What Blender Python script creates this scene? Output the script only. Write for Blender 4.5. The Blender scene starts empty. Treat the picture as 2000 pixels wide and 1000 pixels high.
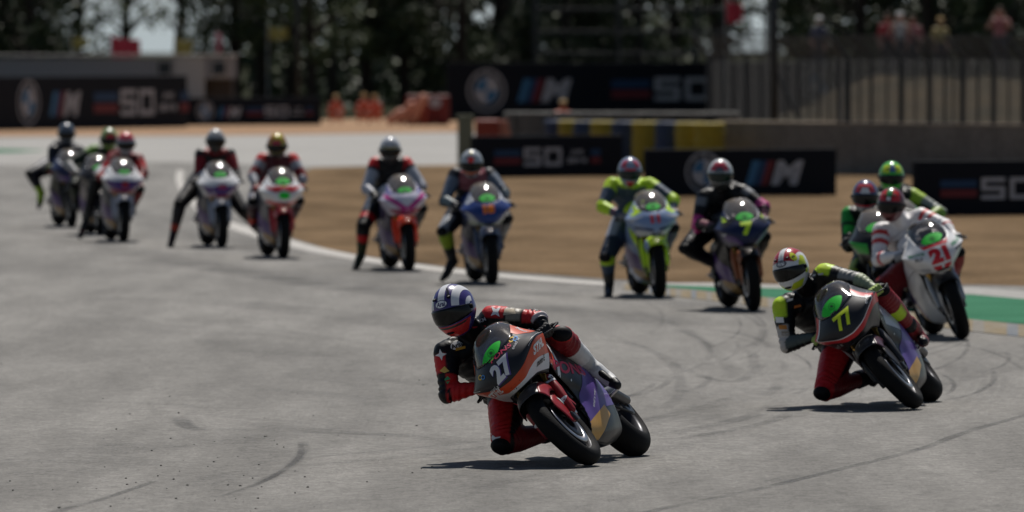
import bpy, bmesh, math, random
import numpy as np
from mathutils import Vector, Matrix
from mathutils.bvhtree import BVHTree

R = math.radians
random.seed(7)
rng = np.random.default_rng(7)
SC = bpy.context.scene
COL = SC.collection

# ------------------------------------------------------------------ camera
H_CAM, FPX, YH = 2.6, 17500.0, 85.0
PITCH = math.atan((500 - YH) / FPX)
cam_d = bpy.data.cameras.new('camera')
cam = bpy.data.objects.new('camera', cam_d)
COL.objects.link(cam)
cam.location = (0, 0, H_CAM)
cam.rotation_euler = (math.pi / 2 - PITCH, 0, 0)
cam_d.sensor_width = 36.0
cam_d.lens = 36.0 * FPX / 2000.0
cam_d.clip_start = 0.5
cam_d.clip_end = 5000
cam_d.dof.use_dof = True
cam_d.dof.focus_distance = 56.3
cam_d.dof.aperture_fstop = 4.3
SC.camera = cam
SC.render.resolution_x = 1024
SC.render.resolution_y = 512
SC.render.resolution_percentage = 100
SC.cycles.transparent_max_bounces = 48

# ------------------------------------------------------------------ light
SUN_EL, SUN_AZ = R(59), R(6)     # azimuth: 0 = straight ahead (+Y), positive to the right
world = bpy.data.worlds.new('World')
SC.world = world
world.use_nodes = True
wn = world.node_tree
bg = wn.nodes['Background']
sky = wn.nodes.new('ShaderNodeTexSky')
sky.sky_type = 'NISHITA'
sky.sun_disc = False
sky.sun_elevation = SUN_EL
sky.sun_rotation = SUN_AZ
sky.dust_density = 0.6
sky.air_density = 1.0
# pale summer haze low over the horizon
wtc = wn.nodes.new('ShaderNodeTexCoord')
wsep = wn.nodes.new('ShaderNodeSeparateXYZ')
wn.links.new(wtc.outputs['Generated'], wsep.inputs[0])
wmr = wn.nodes.new('ShaderNodeMapRange')
wmr.inputs[1].default_value = 0.0
wmr.inputs[2].default_value = 0.06
wmr.inputs[3].default_value = 1.0
wmr.inputs[4].default_value = 0.0
wn.links.new(wsep.outputs['Z'], wmr.inputs[0])
wmx = wn.nodes.new('ShaderNodeMix')
wmx.data_type = 'RGBA'
wmx.inputs[7].default_value = (9.0, 10.2, 10.6, 1)
wn.links.new(wmr.outputs[0], wmx.inputs[0])
wn.links.new(sky.outputs[0], wmx.inputs[6])
wn.links.new(wmx.outputs[2], bg.inputs[0])
bg.inputs[1].default_value = 0.05
sd = bpy.data.lights.new('sun', 'SUN')
sd.energy = 5.0
sd.angle = R(0.5)
sd.color = (1.0, 0.955, 0.89)
sun = bpy.data.objects.new('sun', sd)
COL.objects.link(sun)
sdir = Vector((math.sin(SUN_AZ) * math.cos(SUN_EL), math.cos(SUN_AZ) * math.cos(SUN_EL), math.sin(SUN_EL)))
sun.rotation_euler = sdir.to_track_quat('Z', 'Y').to_euler()
sun.location = (0, 60, 40)
SC.view_settings.view_transform = 'Standard'
SC.view_settings.look = 'None'
SC.view_settings.exposure = -0.08
SC.view_settings.gamma = 1.0

# ------------------------------------------------------------------ pixel helpers
_f = Vector((0, math.cos(PITCH), -math.sin(PITCH)))
_u = Vector((0, math.sin(PITCH), math.cos(PITCH)))


def ray(px, py):
    return _f + Vector((1, 0, 0)) * ((px - 1000) / FPX) + _u * ((500 - py) / FPX)


def at(px, py, Y):
    d = ray(px, py)
    return Vector((0, 0, H_CAM)) + d * (Y / d.y)


def gnd(px, py, z=0.0):
    d = ray(px, py)
    p = Vector((0, 0, H_CAM)) + d * ((z - H_CAM) / d.z)
    return p


# ------------------------------------------------------------------ materials
_mats = {}


def lin(c):
    if isinstance(c, str):
        c = c.lstrip('#')
        c = [int(c[i:i + 2], 16) / 255 for i in (0, 2, 4)]
        return tuple((x / 12.92 if x <= 0.04045 else ((x + 0.055) / 1.055) ** 2.4) for x in c)
    return tuple(c)


def mat(color, rough=0.5, metal=0.0, coat=0.0, bump=0.0, bscale=60.0, vary=0.12, vscale=7.0, name=None, spec=0.28):
    key = (tuple(round(x, 4) for x in lin(color)), rough, metal, coat, bump, bscale, vary, vscale, spec)
    if key in _mats:
        return _mats[key]
    m = bpy.data.materials.new(name or 'paint')
    m.use_nodes = True
    nt = m.node_tree
    b = nt.nodes['Principled BSDF']
    c = lin(color)
    b.inputs['Metallic'].default_value = metal
    b.inputs['Coat Weight'].default_value = coat
    b.inputs['Coat Roughness'].default_value = 0.06
    b.inputs['Specular IOR Level'].default_value = spec
    tc = nt.nodes.new('ShaderNodeTexCoord')
    n = nt.nodes.new('ShaderNodeTexNoise')
    n.inputs['Scale'].default_value = vscale
    n.inputs['Detail'].default_value = 6
    nt.links.new(tc.outputs['Object'], n.inputs['Vector'])
    mx = nt.nodes.new('ShaderNodeMix')
    mx.data_type = 'RGBA'
    mx.inputs[6].default_value = (*[x * (1 - vary) for x in c], 1)
    mx.inputs[7].default_value = (*[min(1, x * (1 + vary)) for x in c], 1)
    nt.links.new(n.outputs['Fac'], mx.inputs[0])
    nt.links.new(mx.outputs[2], b.inputs['Base Color'])
    mr = nt.nodes.new('ShaderNodeMapRange')
    mr.inputs[3].default_value = max(0.03, rough - 0.1)
    mr.inputs[4].default_value = min(1, rough + 0.12)
    nt.links.new(n.outputs['Fac'], mr.inputs[0])
    nt.links.new(mr.outputs[0], b.inputs['Roughness'])
    if bump > 0:
        n2 = nt.nodes.new('ShaderNodeTexNoise')
        n2.inputs['Scale'].default_value = bscale
        n2.inputs['Detail'].default_value = 4
        nt.links.new(tc.outputs['Object'], n2.inputs['Vector'])
        bp = nt.nodes.new('ShaderNodeBump')
        bp.inputs['Strength'].default_value = bump
        bp.inputs['Distance'].default_value = 0.02
        nt.links.new(n2.outputs['Fac'], bp.inputs['Height'])
        nt.links.new(bp.outputs[0], b.inputs['Normal'])
    _mats[key] = m
    return m


def paint(c, rough=0.32):
    return mat(c, max(rough, .38), 0, 0.15, vary=0.05, name='gloss_paint', spec=.22)


def flat(c, rough=0.6):
    return mat(c, rough, vary=0.06, name='print')


def node_mat(name):
    m = bpy.data.materials.new(name)
    m.use_nodes = True
    return m, m.node_tree, m.node_tree.nodes['Principled BSDF']


RUBBER = mat((0.009, 0.009, 0.0095), 0.7, bump=0.15, bscale=90, vary=0.25, vscale=12, name='tyre_rubber', spec=.08)
DARK = mat((0.006, 0.006, 0.007), 0.55, vary=0.3, name='black_plastic', spec=.15)
CARBON = mat((0.009, 0.0092, 0.010), 0.42, 0, 0.1, vary=0.2, name='carbon', spec=.2)
METAL = mat((0.45, 0.45, 0.47), 0.32, 1.0, name='machined_metal')
DMETAL = mat((0.05, 0.05, 0.055), 0.42, 0.9, name='dark_metal')
GOLD = mat((0.62, 0.36, 0.08), 0.3, 1.0, name='gold_metal')
WHITE = flat((0.72, 0.72, 0.72))
BLACK = mat((0.008, 0.008, 0.009), 0.6, vary=.06, spec=.2, name='black')


def screen_mat(beige_sheen=0.0):
    m = bpy.data.materials.new('tinted_screen')
    m.use_nodes = True
    nt = m.node_tree
    nt.nodes.remove(nt.nodes['Principled BSDF'])
    out = nt.nodes['Material Output']
    tr = nt.nodes.new('ShaderNodeBsdfTransparent')
    tr.inputs[0].default_value = (0.6, 0.585, 0.57, 1)
    gl = nt.nodes.new('ShaderNodeBsdfGlossy')
    gl.inputs['Roughness'].default_value = 0.08
    gl.inputs['Color'].default_value = (0.9, 0.9, 0.9, 1)
    fr = nt.nodes.new('ShaderNodeLayerWeight')
    fr.inputs[0].default_value = 0.18
    tcn = nt.nodes.new('ShaderNodeTexNoise')
    tcn.inputs['Scale'].default_value = 20
    ma = nt.nodes.new('ShaderNodeMath')
    ma.operation = 'MULTIPLY_ADD'
    ma.inputs[1].default_value = 0.16
    nt.links.new(tcn.outputs['Fac'], ma.inputs[0])
    nt.links.new(fr.outputs['Fresnel'], ma.inputs[2])
    mx = nt.nodes.new('ShaderNodeMixShader')
    nt.links.new(ma.outputs[0], mx.inputs[0])
    nt.links.new(tr.outputs[0], mx.inputs[1])
    nt.links.new(gl.outputs[0], mx.inputs[2])
    df = nt.nodes.new('ShaderNodeBsdfDiffuse')
    df.inputs[0].default_value = (.55, .49, .43, 1)  # beige diffuse share, painted in for the screen's pale reflection
    m2 = nt.nodes.new('ShaderNodeMixShader')
    m2.inputs[0].default_value = beige_sheen
    nt.links.new(mx.outputs[0], m2.inputs[1])
    nt.links.new(df.outputs[0], m2.inputs[2])
    nt.links.new(m2.outputs[0], out.inputs[0])
    return m


SCREEN = screen_mat(.04)
SCREEN_PALE = screen_mat(.17)

# ------------------------------------------------------------------ object helpers


def tag(o, label=None, cat=None, group=None, kind=None):
    if label:
        o['label'] = label
    if cat:
        o['category'] = cat
    if group:
        o['group'] = group
    if kind:
        o['kind'] = kind
    return o


def empty(name, M=None, loc=None):
    o = bpy.data.objects.new(name, None)
    o.empty_display_size = 0.2
    COL.objects.link(o)
    if M is not None:
        o.matrix_world = M
    if loc is not None:
        o.location = loc
    return o


class MB:
    def __init__(s):
        s.v = []
        s.f = []
        s.m = []
        s.sm = []
        s.mats = []

    def mi(s, m):
        for i, x in enumerate(s.mats):
            if x is m:
                return i
        s.mats.append(m)
        return len(s.mats) - 1

    def add(s, vs, fs, m, smooth=True):
        o = len(s.v)
        s.v.extend([tuple(p) for p in vs])
        k = s.mi(m)
        for f in fs:
            s.f.append(tuple(i + o for i in f))
            s.m.append(k)
            s.sm.append(smooth)
        return s

    def xform(s, M):
        s.v = [tuple(M @ Vector(p)) for p in s.v]
        return s

    def build(s, name, parent=None):
        me = bpy.data.meshes.new(name)
        me.from_pydata(s.v, [], s.f)
        for m in s.mats:
            me.materials.append(m)
        me.polygons.foreach_set('material_index', s.m)
        me.polygons.foreach_set('use_smooth', s.sm)
        me.update()
        o = bpy.data.objects.new(name, me)
        COL.objects.link(o)
        if parent is not None:
            o.parent = parent
        return o

    # --- primitives
    def box(s, c, size, m, rot=None, bev=0.0):
        bm = bmesh.new()
        bmesh.ops.create_cube(bm, size=1)
        bmesh.ops.scale(bm, vec=size, verts=bm.verts)
        if bev > 0:
            bmesh.ops.bevel(bm, geom=bm.edges[:], offset=bev, segments=2, affect='EDGES', profile=0.5)
        if rot is not None:
            bmesh.ops.transform(bm, matrix=rot, verts=bm.verts)
        bmesh.ops.translate(bm, vec=Vector(c), verts=bm.verts)
        s.add([v.co for v in bm.verts], [[v.index for v in f.verts] for f in bm.faces], m, False)
        bm.free()
        return s

    def tube(s, pts, radii, m, n=10, cap=True, flatx=None):
        """round tube through pts (list of Vectors) with radii; hemispherical-ish caps"""
        pts = [Vector(p) for p in pts]
        if not hasattr(radii, '__len__'):
            radii = [radii] * len(pts)
        P, Q = [], []
        if cap:
            d = (pts[0] - pts[1]).normalized()
            P += [pts[0] + d * radii[0] * 0.95, pts[0] + d * radii[0] * 0.6]
            Q += [radii[0] * 0.25, radii[0] * 0.8]
        P += pts
        Q += list(radii)
        if cap:
            d = (pts[-1] - pts[-2]).normalized()
            P += [pts[-1] + d * radii[-1] * 0.6, pts[-1] + d * radii[-1] * 0.95]
            Q += [radii[-1] * 0.8, radii[-1] * 0.25]
        k = len(P)
        tans = []
        for i in range(k):
            a = P[max(0, i - 1)]
            b = P[min(k - 1, i + 1)]
            t = (b - a)
            tans.append(t.normalized() if t.length > 1e-9 else Vector((0, 0, 1)))
        ref = Vector((0, 0, 1)) if abs(tans[0].z) < 0.9 else Vector((1, 0, 0))
        u = tans[0].cross(ref).normalized()
        vs = []
        for i in range(k):
            t = tans[i]
            u = (u - t * u.dot(t)).normalized()
            w = t.cross(u)
            for j in range(n):
                a = 2 * math.pi * j / n
                vs.append(P[i] + (u * math.cos(a) + w * math.sin(a)) * Q[i])
        fs = []
        for i in range(k - 1):
            for j in range(n):
                j2 = (j + 1) % n
                fs.append((i * n + j, i * n + j2, (i + 1) * n + j2, (i + 1) * n + j))
        fs.append(tuple(range(n))[::-1])
        fs.append(tuple((k - 1) * n + j for j in range(n)))
        s.add(vs, fs, m)
        return s

    def lathe(s, prof, c, m, n=40, axis='y'):
        """closed profile list of (radius, offset) round the axis through c"""
        vs, fs = [], []
        k = len(prof)
        for i in range(n):
            a = 2 * math.pi * i / n
            ca, sa = math.cos(a), math.sin(a)
            for r, o in prof:
                if axis == 'y':
                    vs.append((c[0] + r * ca, c[1] + o, c[2] + r * sa))
                elif axis == 'z':
                    vs.append((c[0] + r * ca, c[1] + r * sa, c[2] + o))
                else:
                    vs.append((c[0] + o, c[1] + r * ca, c[2] + r * sa))
        for i in range(n):
            i2 = (i + 1) % n
            for j in range(k):
                j2 = (j + 1) % k
                fs.append((i * k + j, i2 * k + j, i2 * k + j2, i * k + j2))
        s.add(vs, fs, m)
        return s

    def ellipsoid(s, c, rad, m, rot=None, nu=20, nv=12):
        vs, fs = [], []
        c = Vector(c)
        for i in range(nv + 1):
            e = math.pi * (i / nv - 0.5)
            for j in range(nu):
                a = 2 * math.pi * j / nu
                p = Vector((rad[0] * math.cos(e) * math.cos(a), rad[1] * math.cos(e) * math.sin(a), rad[2] * math.sin(e)))
                if rot is not None:
                    p = rot @ p
                vs.append(c + p)
        for i in range(nv):
            for j in range(nu):
                j2 = (j + 1) % nu
                fs.append((i * nu + j, i * nu + j2, (i + 1) * nu + j2, (i + 1) * nu + j))
        s.add(vs, fs, m)
        return s

    def sheet(s, grid, m, th=0.004):
        """closed shell from a grid of points (rows x cols), thickness to the inside"""
        g = np.array(grid)
        r, c, _ = g.shape
        du = np.gradient(g, axis=1)
        dv = np.gradient(g, axis=0)
        nn = np.cross(du, dv)
        nn /= (np.linalg.norm(nn, axis=2, keepdims=True) + 1e-12)
        cen = np.array([g[..., 0].mean(), 0, g[..., 2].mean()])
        if ((g - cen) * nn).sum() < 0:
            nn = -nn
        g2 = g - nn * th
        vs = list(g.reshape(-1, 3)) + list(g2.reshape(-1, 3))
        fs = []
        N = r * c
        for i in range(r - 1):
            for j in range(c - 1):
                a, b, d, e = i * c + j, i * c + j + 1, (i + 1) * c + j + 1, (i + 1) * c + j
                fs.append((a, b, d, e))
                fs.append((N + e, N + d, N + b, N + a))
        for j in range(c - 1):
            fs.append((j + 1, j, N + j, N + j + 1))
            k = (r - 1) * c
            fs.append((k + j, k + j + 1, N + k + j + 1, N + k + j))
        for i in range(r - 1):
            fs.append((i * c, (i + 1) * c, N + (i + 1) * c, N + i * c))
            fs.append(((i + 1) * c + c - 1, i * c + c - 1, N + i * c + c - 1, N + (i + 1) * c + c - 1))
        s.add(vs, fs, m)
        return s


def catmull(P, n):
    P = np.array(P, float)
    k = len(P)
    ext = np.concatenate([[2 * P[0] - P[1]], P, [2 * P[-1] - P[-2]]])
    out = []
    for t in np.linspace(0, k - 1, n):
        i = min(int(t), k - 2)
        u = t - i
        p0, p1, p2, p3 = ext[i], ext[i + 1], ext[i + 2], ext[i + 3]
        out.append(0.5 * ((2 * p1) + (-p0 + p2) * u + (2 * p0 - 5 * p1 + 4 * p2 - p3) * u * u + (-p0 + 3 * p1 - 3 * p2 + p3) * u ** 3))
    return np.array(out)


def surf(ctrl, nu, nv):
    rows = [catmull(r, nu) for r in ctrl]
    rows = np.array(rows)
    return np.stack([catmull(rows[:, j], nv) for j in range(nu)], axis=1)


def mirror_rows(ctrl):
    """rows that start on the centre line (y=0) -> full rows from right to left"""
    out = []
    for r in ctrl:
        out.append([(x, -y, z) for x, y, z in r[:0:-1]] + list(r))
    return out


# --- flat artwork -> surfaces
_txt = {}


def text2d(s, bold=0.0, shear=0.0):
    key = (s, bold, shear)
    if key in _txt:
        return _txt[key]
    cu = bpy.data.curves.new('t', 'FONT')
    cu.body = s
    cu.size = 1.0
    cu.offset = bold
    cu.shear = shear
    cu.resolution_u = 3
    cu.fill_mode = 'FRONT'
    o = bpy.data.objects.new('t', cu)
    COL.objects.link(o)
    dg = bpy.context.evaluated_depsgraph_get()
    me = o.evaluated_get(dg).to_mesh()
    v = np.array([tuple(x.co)[:2] for x in me.vertices])
    f = [tuple(p.vertices) for p in me.polygons]
    bpy.data.objects.remove(o)
    bpy.data.curves.remove(cu)
    lo, hi = v.min(0), v.max(0)
    v = (v - (lo + hi) / 2) / (hi[1] - lo[1])
    _txt[key] = (v, f)
    return _txt[key]


def text_art(s, c, h, ang=0.0, sx=1.0, bold=0.02, shear=0.0, mirror=False):
    v, f = text2d(s, bold, shear)
    v = v * np.array([h * sx, h])
    if mirror:
        v = v * np.array([-1, 1])
    a = R(ang)
    rot = np.array([[math.cos(a), -math.sin(a)], [math.sin(a), math.cos(a)]])
    return v @ rot.T + np.array(c), f


def poly_art(pts):
    return np.array(pts, float), [tuple(range(len(pts)))]


def ell_art(c, a, b, ang=0, n=24, tip=0.0):
    A = R(ang)
    pts = []
    for i in range(n):
        t = 2 * math.pi * i / n
        x, y = a * math.cos(t), b * math.sin(t) * (1 - tip * abs(math.cos(t)) ** 3)
        pts.append((c[0] + x * math.cos(A) - y * math.sin(A), c[1] + x * math.sin(A) + y * math.cos(A)))
    return poly_art(pts)


def refine(v, f, L):
    bm = bmesh.new()
    vs = [bm.verts.new((x, y, 0)) for x, y in v]
    for q in f:
        try:
            bm.faces.new([vs[i] for i in q])
        except ValueError:
            pass
    bmesh.ops.triangulate(bm, faces=[q for q in bm.faces if len(q.verts) > 3])
    for _ in range(6):
        es = [e for e in bm.edges if e.calc_length() > L]
        if not es:
            break
        bmesh.ops.subdivide_edges(bm, edges=es, cuts=1)
        bmesh.ops.triangulate(bm, faces=[q for q in bm.faces if len(q.verts) > 3])
    bm.verts.index_update()
    V = np.array([tuple(x.co)[:2] for x in bm.verts])
    F = [tuple(x.index for x in q.verts) for q in bm.faces]
    bm.free()
    return V, F


def project(mb, bvh, art, o, u, w, d, m, off=0.0015, L=0.02, mincos=0.12):
    V, F = refine(art[0], art[1], L)
    o, u, w, d = Vector(o), Vector(u), Vector(w), Vector(d).normalized()
    out, ok = [], []
    for x, y in V:
        p = o + u * x + w * y
        loc, nor, idx, dist = bvh.ray_cast(p, d)
        if loc is None:
            out.append(p)
            ok.append(False)
        else:
            if nor.dot(d) > 0:
                nor = -nor
            out.append(loc + (nor - d).normalized() * off)
            ok.append(-nor.dot(d) > mincos)
    ax = w.cross(u)
    fs = []
    for q in F:
        if all(ok[i] for i in q):
            ps = [out[i] for i in q]
            if max((ps[i] - ps[i - 1]).length for i in range(3)) < L * 4:
                n = (ps[1] - ps[0]).cross(ps[2] - ps[0])
                fs.append(q if n.dot(d) < 0 else q[::-1])
    mb.add(out, fs, m)


def mb_bvh(*mbs):
    V, F = [], []
    for b in mbs:
        o = len(V)
        V += b.v
        F += [tuple(i + o for i in f) for f in b.f]
    return BVHTree.FromPolygons(V, F)


# ================================================================== GROUND
def struct(o, kind='structure'):
    o['kind'] = kind
    return o


def ground_mat(name, c1, c2, scale, rough=0.9, bump=0.3, bscale=30, c3=None, stretch=None, spec=0.02):
    m, nt, b = node_mat(name)
    tc = nt.nodes.new('ShaderNodeTexCoord')
    src = tc.outputs['Object']
    n = nt.nodes.new('ShaderNodeTexNoise')
    n.inputs['Scale'].default_value = scale
    n.inputs['Detail'].default_value = 8
    n.inputs['Roughness'].default_value = 0.65
    mp = nt.nodes.new('ShaderNodeMapping')
    if stretch:
        mp.inputs['Scale'].default_value = stretch
    nt.links.new(src, mp.inputs[0])
    nt.links.new(mp.outputs[0], n.inputs['Vector'])
    cr = nt.nodes.new('ShaderNodeValToRGB')
    cr.color_ramp.elements[0].color = (*c1, 1)
    cr.color_ramp.elements[0].position = 0.3
    cr.color_ramp.elements[1].color = (*c2, 1)
    cr.color_ramp.elements[1].position = 0.7
    nt.links.new(n.outputs['Fac'], cr.inputs[0])
    n2 = nt.nodes.new('ShaderNodeTexNoise')
    n2.inputs['Scale'].default_value = bscale
    n2.inputs['Detail'].default_value = 6
    nt.links.new(src, n2.inputs['Vector'])
    mr = nt.nodes.new('ShaderNodeMapRange')
    mr.inputs[1].default_value = 0.3
    mr.inputs[2].default_value = 0.7
    mr.inputs[3].default_value = 0.78
    mr.inputs[4].default_value = 1.22
    nt.links.new(n2.outputs['Fac'], mr.inputs[0])
    mm = nt.nodes.new('ShaderNodeMix')
    mm.data_type = 'RGBA'
    mm.blend_type = 'MULTIPLY'
    mm.inputs[0].default_value = 1
    nt.links.new(cr.outputs[0], mm.inputs[6])
    nt.links.new(mr.outputs[0], mm.inputs[7])
    nt.links.new(mm.outputs[2], b.inputs['Base Color'])
    b.inputs['Roughness'].default_value = rough
    b.inputs['Specular IOR Level'].default_value = spec
    bp = nt.nodes.new('ShaderNodeBump')
    bp.inputs['Strength'].default_value = bump
    bp.inputs['Distance'].default_value = 0.05
    nt.links.new(n2.outputs['Fac'], bp.inputs['Height'])
    nt.links.new(bp.outputs[0], b.inputs['Normal'])
    return m


def ground_poly(name, pts, m, z):
    """pts: list of pixel points, laid on the ground plane"""
    bm = bmesh.new()
    vs = []
    for p in pts:
        q = gnd(*p)
        vs.append(bm.verts.new((q.x, q.y, z)))
    f = bm.faces.new(vs)
    if f.normal.z < 0 or True:
        f.normal_update()
        if f.normal.z < 0:
            f.normal_flip()
    bmesh.ops.triangulate(bm, faces=bm.faces[:])
    me = bpy.data.meshes.new(name)
    bm.to_mesh(me)
    bm.free()
    me.materials.append(m)
    o = bpy.data.objects.new(name, me)
    COL.objects.link(o)
    return struct(o)


def world_quad(name, x0, x1, y0, y1, z, m):
    b = MB()
    b.add([(x0, y0, z), (x1, y0, z), (x1, y1, z), (x0, y1, z)], [(0, 1, 2, 3)], m, False)
    return struct(b.build(name))


def asphalt_mat():
    m, nt, b = node_mat('asphalt')
    tc = nt.nodes.new('ShaderNodeTexCoord')
    src = tc.outputs['Object']

    def noise(scale, detail, stretch=None, rot=0, rough=0.6):
        n = nt.nodes.new('ShaderNodeTexNoise')
        n.inputs['Scale'].default_value = scale
        n.inputs['Detail'].default_value = detail
        n.inputs['Roughness'].default_value = rough
        mp = nt.nodes.new('ShaderNodeMapping')
        if stretch:
            mp.inputs['Scale'].default_value = stretch
        mp.inputs['Rotation'].default_value = (0, 0, rot)
        nt.links.new(src, mp.inputs[0])
        nt.links.new(mp.outputs[0], n.inputs['Vector'])
        return n.outputs['Fac']

    def ramp(fac, a, bb, lo, hi):
        mr = nt.nodes.new('ShaderNodeMapRange')
        mr.inputs[1].default_value = a
        mr.inputs[2].default_value = bb
        mr.inputs[3].default_value = lo
        mr.inputs[4].default_value = hi
        nt.links.new(fac, mr.inputs[0])
        return mr.outputs[0]

    def mul(a, c):
        q = nt.nodes.new('ShaderNodeMath')
        q.operation = 'MULTIPLY'
        nt.links.new(a, q.inputs[0])
        nt.links.new(c, q.inputs[1])
        return q.outputs[0]
    big = ramp(noise(0.12, 5, (1, 0.35, 1)), 0.3, 0.7, 0.82, 1.16)
    mid = ramp(noise(0.9, 6, (1.6, 0.16, 1), R(-14)), 0.32, 0.68, 0.74, 1.16)
    fine = ramp(noise(7, 5, (2.5, 0.5, 1), R(-20)), 0.3, 0.7, 0.93, 1.06)
    agg = ramp(noise(48, 5, rough=0.85), 0.32, 0.70, 0.42, 1.65)
    vor = []
    for sc_, lo_, hi_ in ((26, .80, 1.20), (9, .93, 1.07)):
        v_ = nt.nodes.new('ShaderNodeTexVoronoi')
        v_.inputs['Scale'].default_value = sc_
        nt.links.new(src, v_.inputs['Vector'])
        sp_ = nt.nodes.new('ShaderNodeSeparateColor')
        nt.links.new(v_.outputs['Color'], sp_.inputs[0])
        vor.append(ramp(sp_.outputs[0], 0, 1, lo_, hi_))
    f = mul(mul(mul(big, mid), mul(fine, agg)), mul(vor[0], vor[1]))
    cmb = nt.nodes.new('ShaderNodeMix')
    cmb.data_type = 'RGBA'
    cmb.blend_type = 'MULTIPLY'
    cmb.inputs[0].default_value = 1
    cmb.inputs[6].default_value = (0.195, 0.187, 0.174, 1)
    nt.links.new(f, cmb.inputs[7])
    nt.links.new(cmb.outputs[2], b.inputs['Base Color'])
    b.inputs['Roughness'].default_value = 0.82
    b.inputs['Specular IOR Level'].default_value = 0.12
    bp = nt.nodes.new('ShaderNodeBump')
    bp.inputs['Strength'].default_value = 0.55
    bp.inputs['Distance'].default_value = 0.012
    nt.links.new(noise(70, 3, rough=0.8), bp.inputs['Height'])
    nt.links.new(bp.outputs[0], b.inputs['Normal'])
    return m


ASPHALT = asphalt_mat()
GRASS = ground_mat('dry_grass', (0.085, 0.056, 0.03), (0.21, 0.142, 0.082), 0.55, bump=0.8, bscale=14, stretch=(1, 0.3, 1))
EARTH = ground_mat('sandy_gravel', (0.24, 0.15, 0.09), (0.36, 0.24, 0.155), 0.5, bump=0.6, bscale=9)
FAR = ground_mat('wood_floor', (0.014, 0.017, 0.009), (0.034, 0.034, 0.018), 0.2, bump=0.5, bscale=3)
LIGHTASPH = ground_mat('pale_asphalt', (0.26, 0.252, 0.238), (0.34, 0.33, 0.312), 0.25, bump=0.2, bscale=12, spec=.2)  # paler asphalt; on the far straight it paints in the grazing sheen
GREENP = ground_mat('green_paint', (0.03, 0.125, 0.068), (0.05, 0.175, 0.1), 0.8, rough=0.75, bump=0.2, bscale=30)
KERBY = ground_mat('worn_yellow_paint', (0.20, 0.15, 0.08), (0.235, 0.215, 0.18), 3, rough=0.8, bump=0.2, bscale=20)
KERBB = ground_mat('worn_blue_paint', (0.13, 0.155, 0.19), (0.215, 0.21, 0.2), 3, rough=0.8, bump=0.2, bscale=20)
KERBG = ground_mat('worn_kerb_concrete', (0.17, 0.16, 0.145), (0.25, 0.235, 0.21), 4, rough=0.8, bump=0.2, bscale=20)
WHITEL = ground_mat('worn_white_paint', (0.36, 0.345, 0.32), (0.52, 0.5, 0.475), 3, rough=0.7, bump=0.2, bscale=20)

world_quad('ground', -400, 400, -40, 2500, -0.004, FAR)
world_quad('track_asphalt', -60, 60, -20, 262, 0.0, ASPHALT)

# light strip of the far straight, the gravel behind it and the barrier foot
ground_poly('gravel_bed', [(-600, 268), (0, 267), (500, 264), (905, 258), (1100, 256), (1100, 226), (905, 228), (500, 236), (0, 245), (-600, 248)], EARTH, 0.003)
ground_poly('far_asphalt', [(-400, 335), (0, 322), (340, 316), (600, 326), (900, 322), (1400, 330), (1400, 268), (905, 259), (500, 265), (0, 269), (-400, 271)], LIGHTASPH, 0.0015)
ground_poly('green_verge', [(-300, 303), (30, 298), (95, 294), (0, 291), (-300, 292)], GREENP, 0.003)
# dry grass inside the corner
grass_edge = [(560, 462), (640, 487), (760, 508), (900, 524), (1060, 536), (1200, 546), (1400, 556), (1600, 560), (1900, 556), (2100, 562), (2600, 590)]
ground_poly('grass_field', [(562, 352), (575, 400), (548, 430)] + grass_edge + [(2600, 300), (2000, 292), (1500, 290), (1300, 290), (900, 322), (700, 325), (610, 328)], GRASS, 0.003)


def strip(name, pts, wa, m, z, wb=None):
    """painted band: centre line in pixels, width in pixel rows given per point (image y), laid on the ground"""
    up = [(p[0], p[1] - wa) for p in pts]
    dn = [(p[0], p[1] + (wb or wa)) for p in pts]
    return ground_poly(name, dn + up[::-1], m, z)


b = MB()
wl = [(352, 333, 8), (350, 352, 9), (362, 380, 10), (392, 410, 13), (450, 440, 18), (520, 463, 20), (600, 485, 16), (700, 505, 12),
      (850, 526, 10), (1000, 541, 9), (1100, 549, 8), (1200, 556, 7)]
pts = []
for i, (x, y, w) in enumerate(wl):
    if i < 4:
        a, c = gnd(x - w * .8, y), gnd(x + w * .8, y)
    else:
        a, c = gnd(x, y + w * 0.42), gnd(x, y - w * 0.42)
    pts.append((a, c))
vs, fs = [], []
for i, (a, c) in enumerate(pts):
    vs += [(a.x, a.y, 0.0045), (c.x, c.y, 0.0045)]
    if i:
        k = 2 * i
        fs.append((k - 2, k, k + 1, k - 1))
b.add(vs, fs, WHITEL, False)
struct(b.build('track_edge_line'))

# painted run-off right of the grass and the worn kerb in front of it
ground_poly('green_runoff', [(1270, 559), (1360, 566), (1500, 582), (1700, 600), (1900, 625), (2400, 668), (2400, 620), (2000, 580), (1900, 571), (1600, 562), (1400, 556)], GREENP, 0.0045)
ground_poly('pale_verge', [(1200, 554), (1400, 561), (1600, 566), (1900, 576), (2400, 620), (2400, 600), (1900, 562), (1600, 559), (1400, 553)], LIGHTASPH, 0.006)
kb = [MB(), MB()]
kp = [(1215, 562, 4), (1320, 574, 6), (1500, 593, 8), (1700, 613, 9), (1900, 638, 10), (2300, 680, 11)]


def kerb_pt(t):
    t *= len(kp) - 1
    i = min(int(t), len(kp) - 2)
    u = t - i
    return [kp[i][j] * (1 - u) + kp[i + 1][j] * u for j in range(3)]


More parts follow.
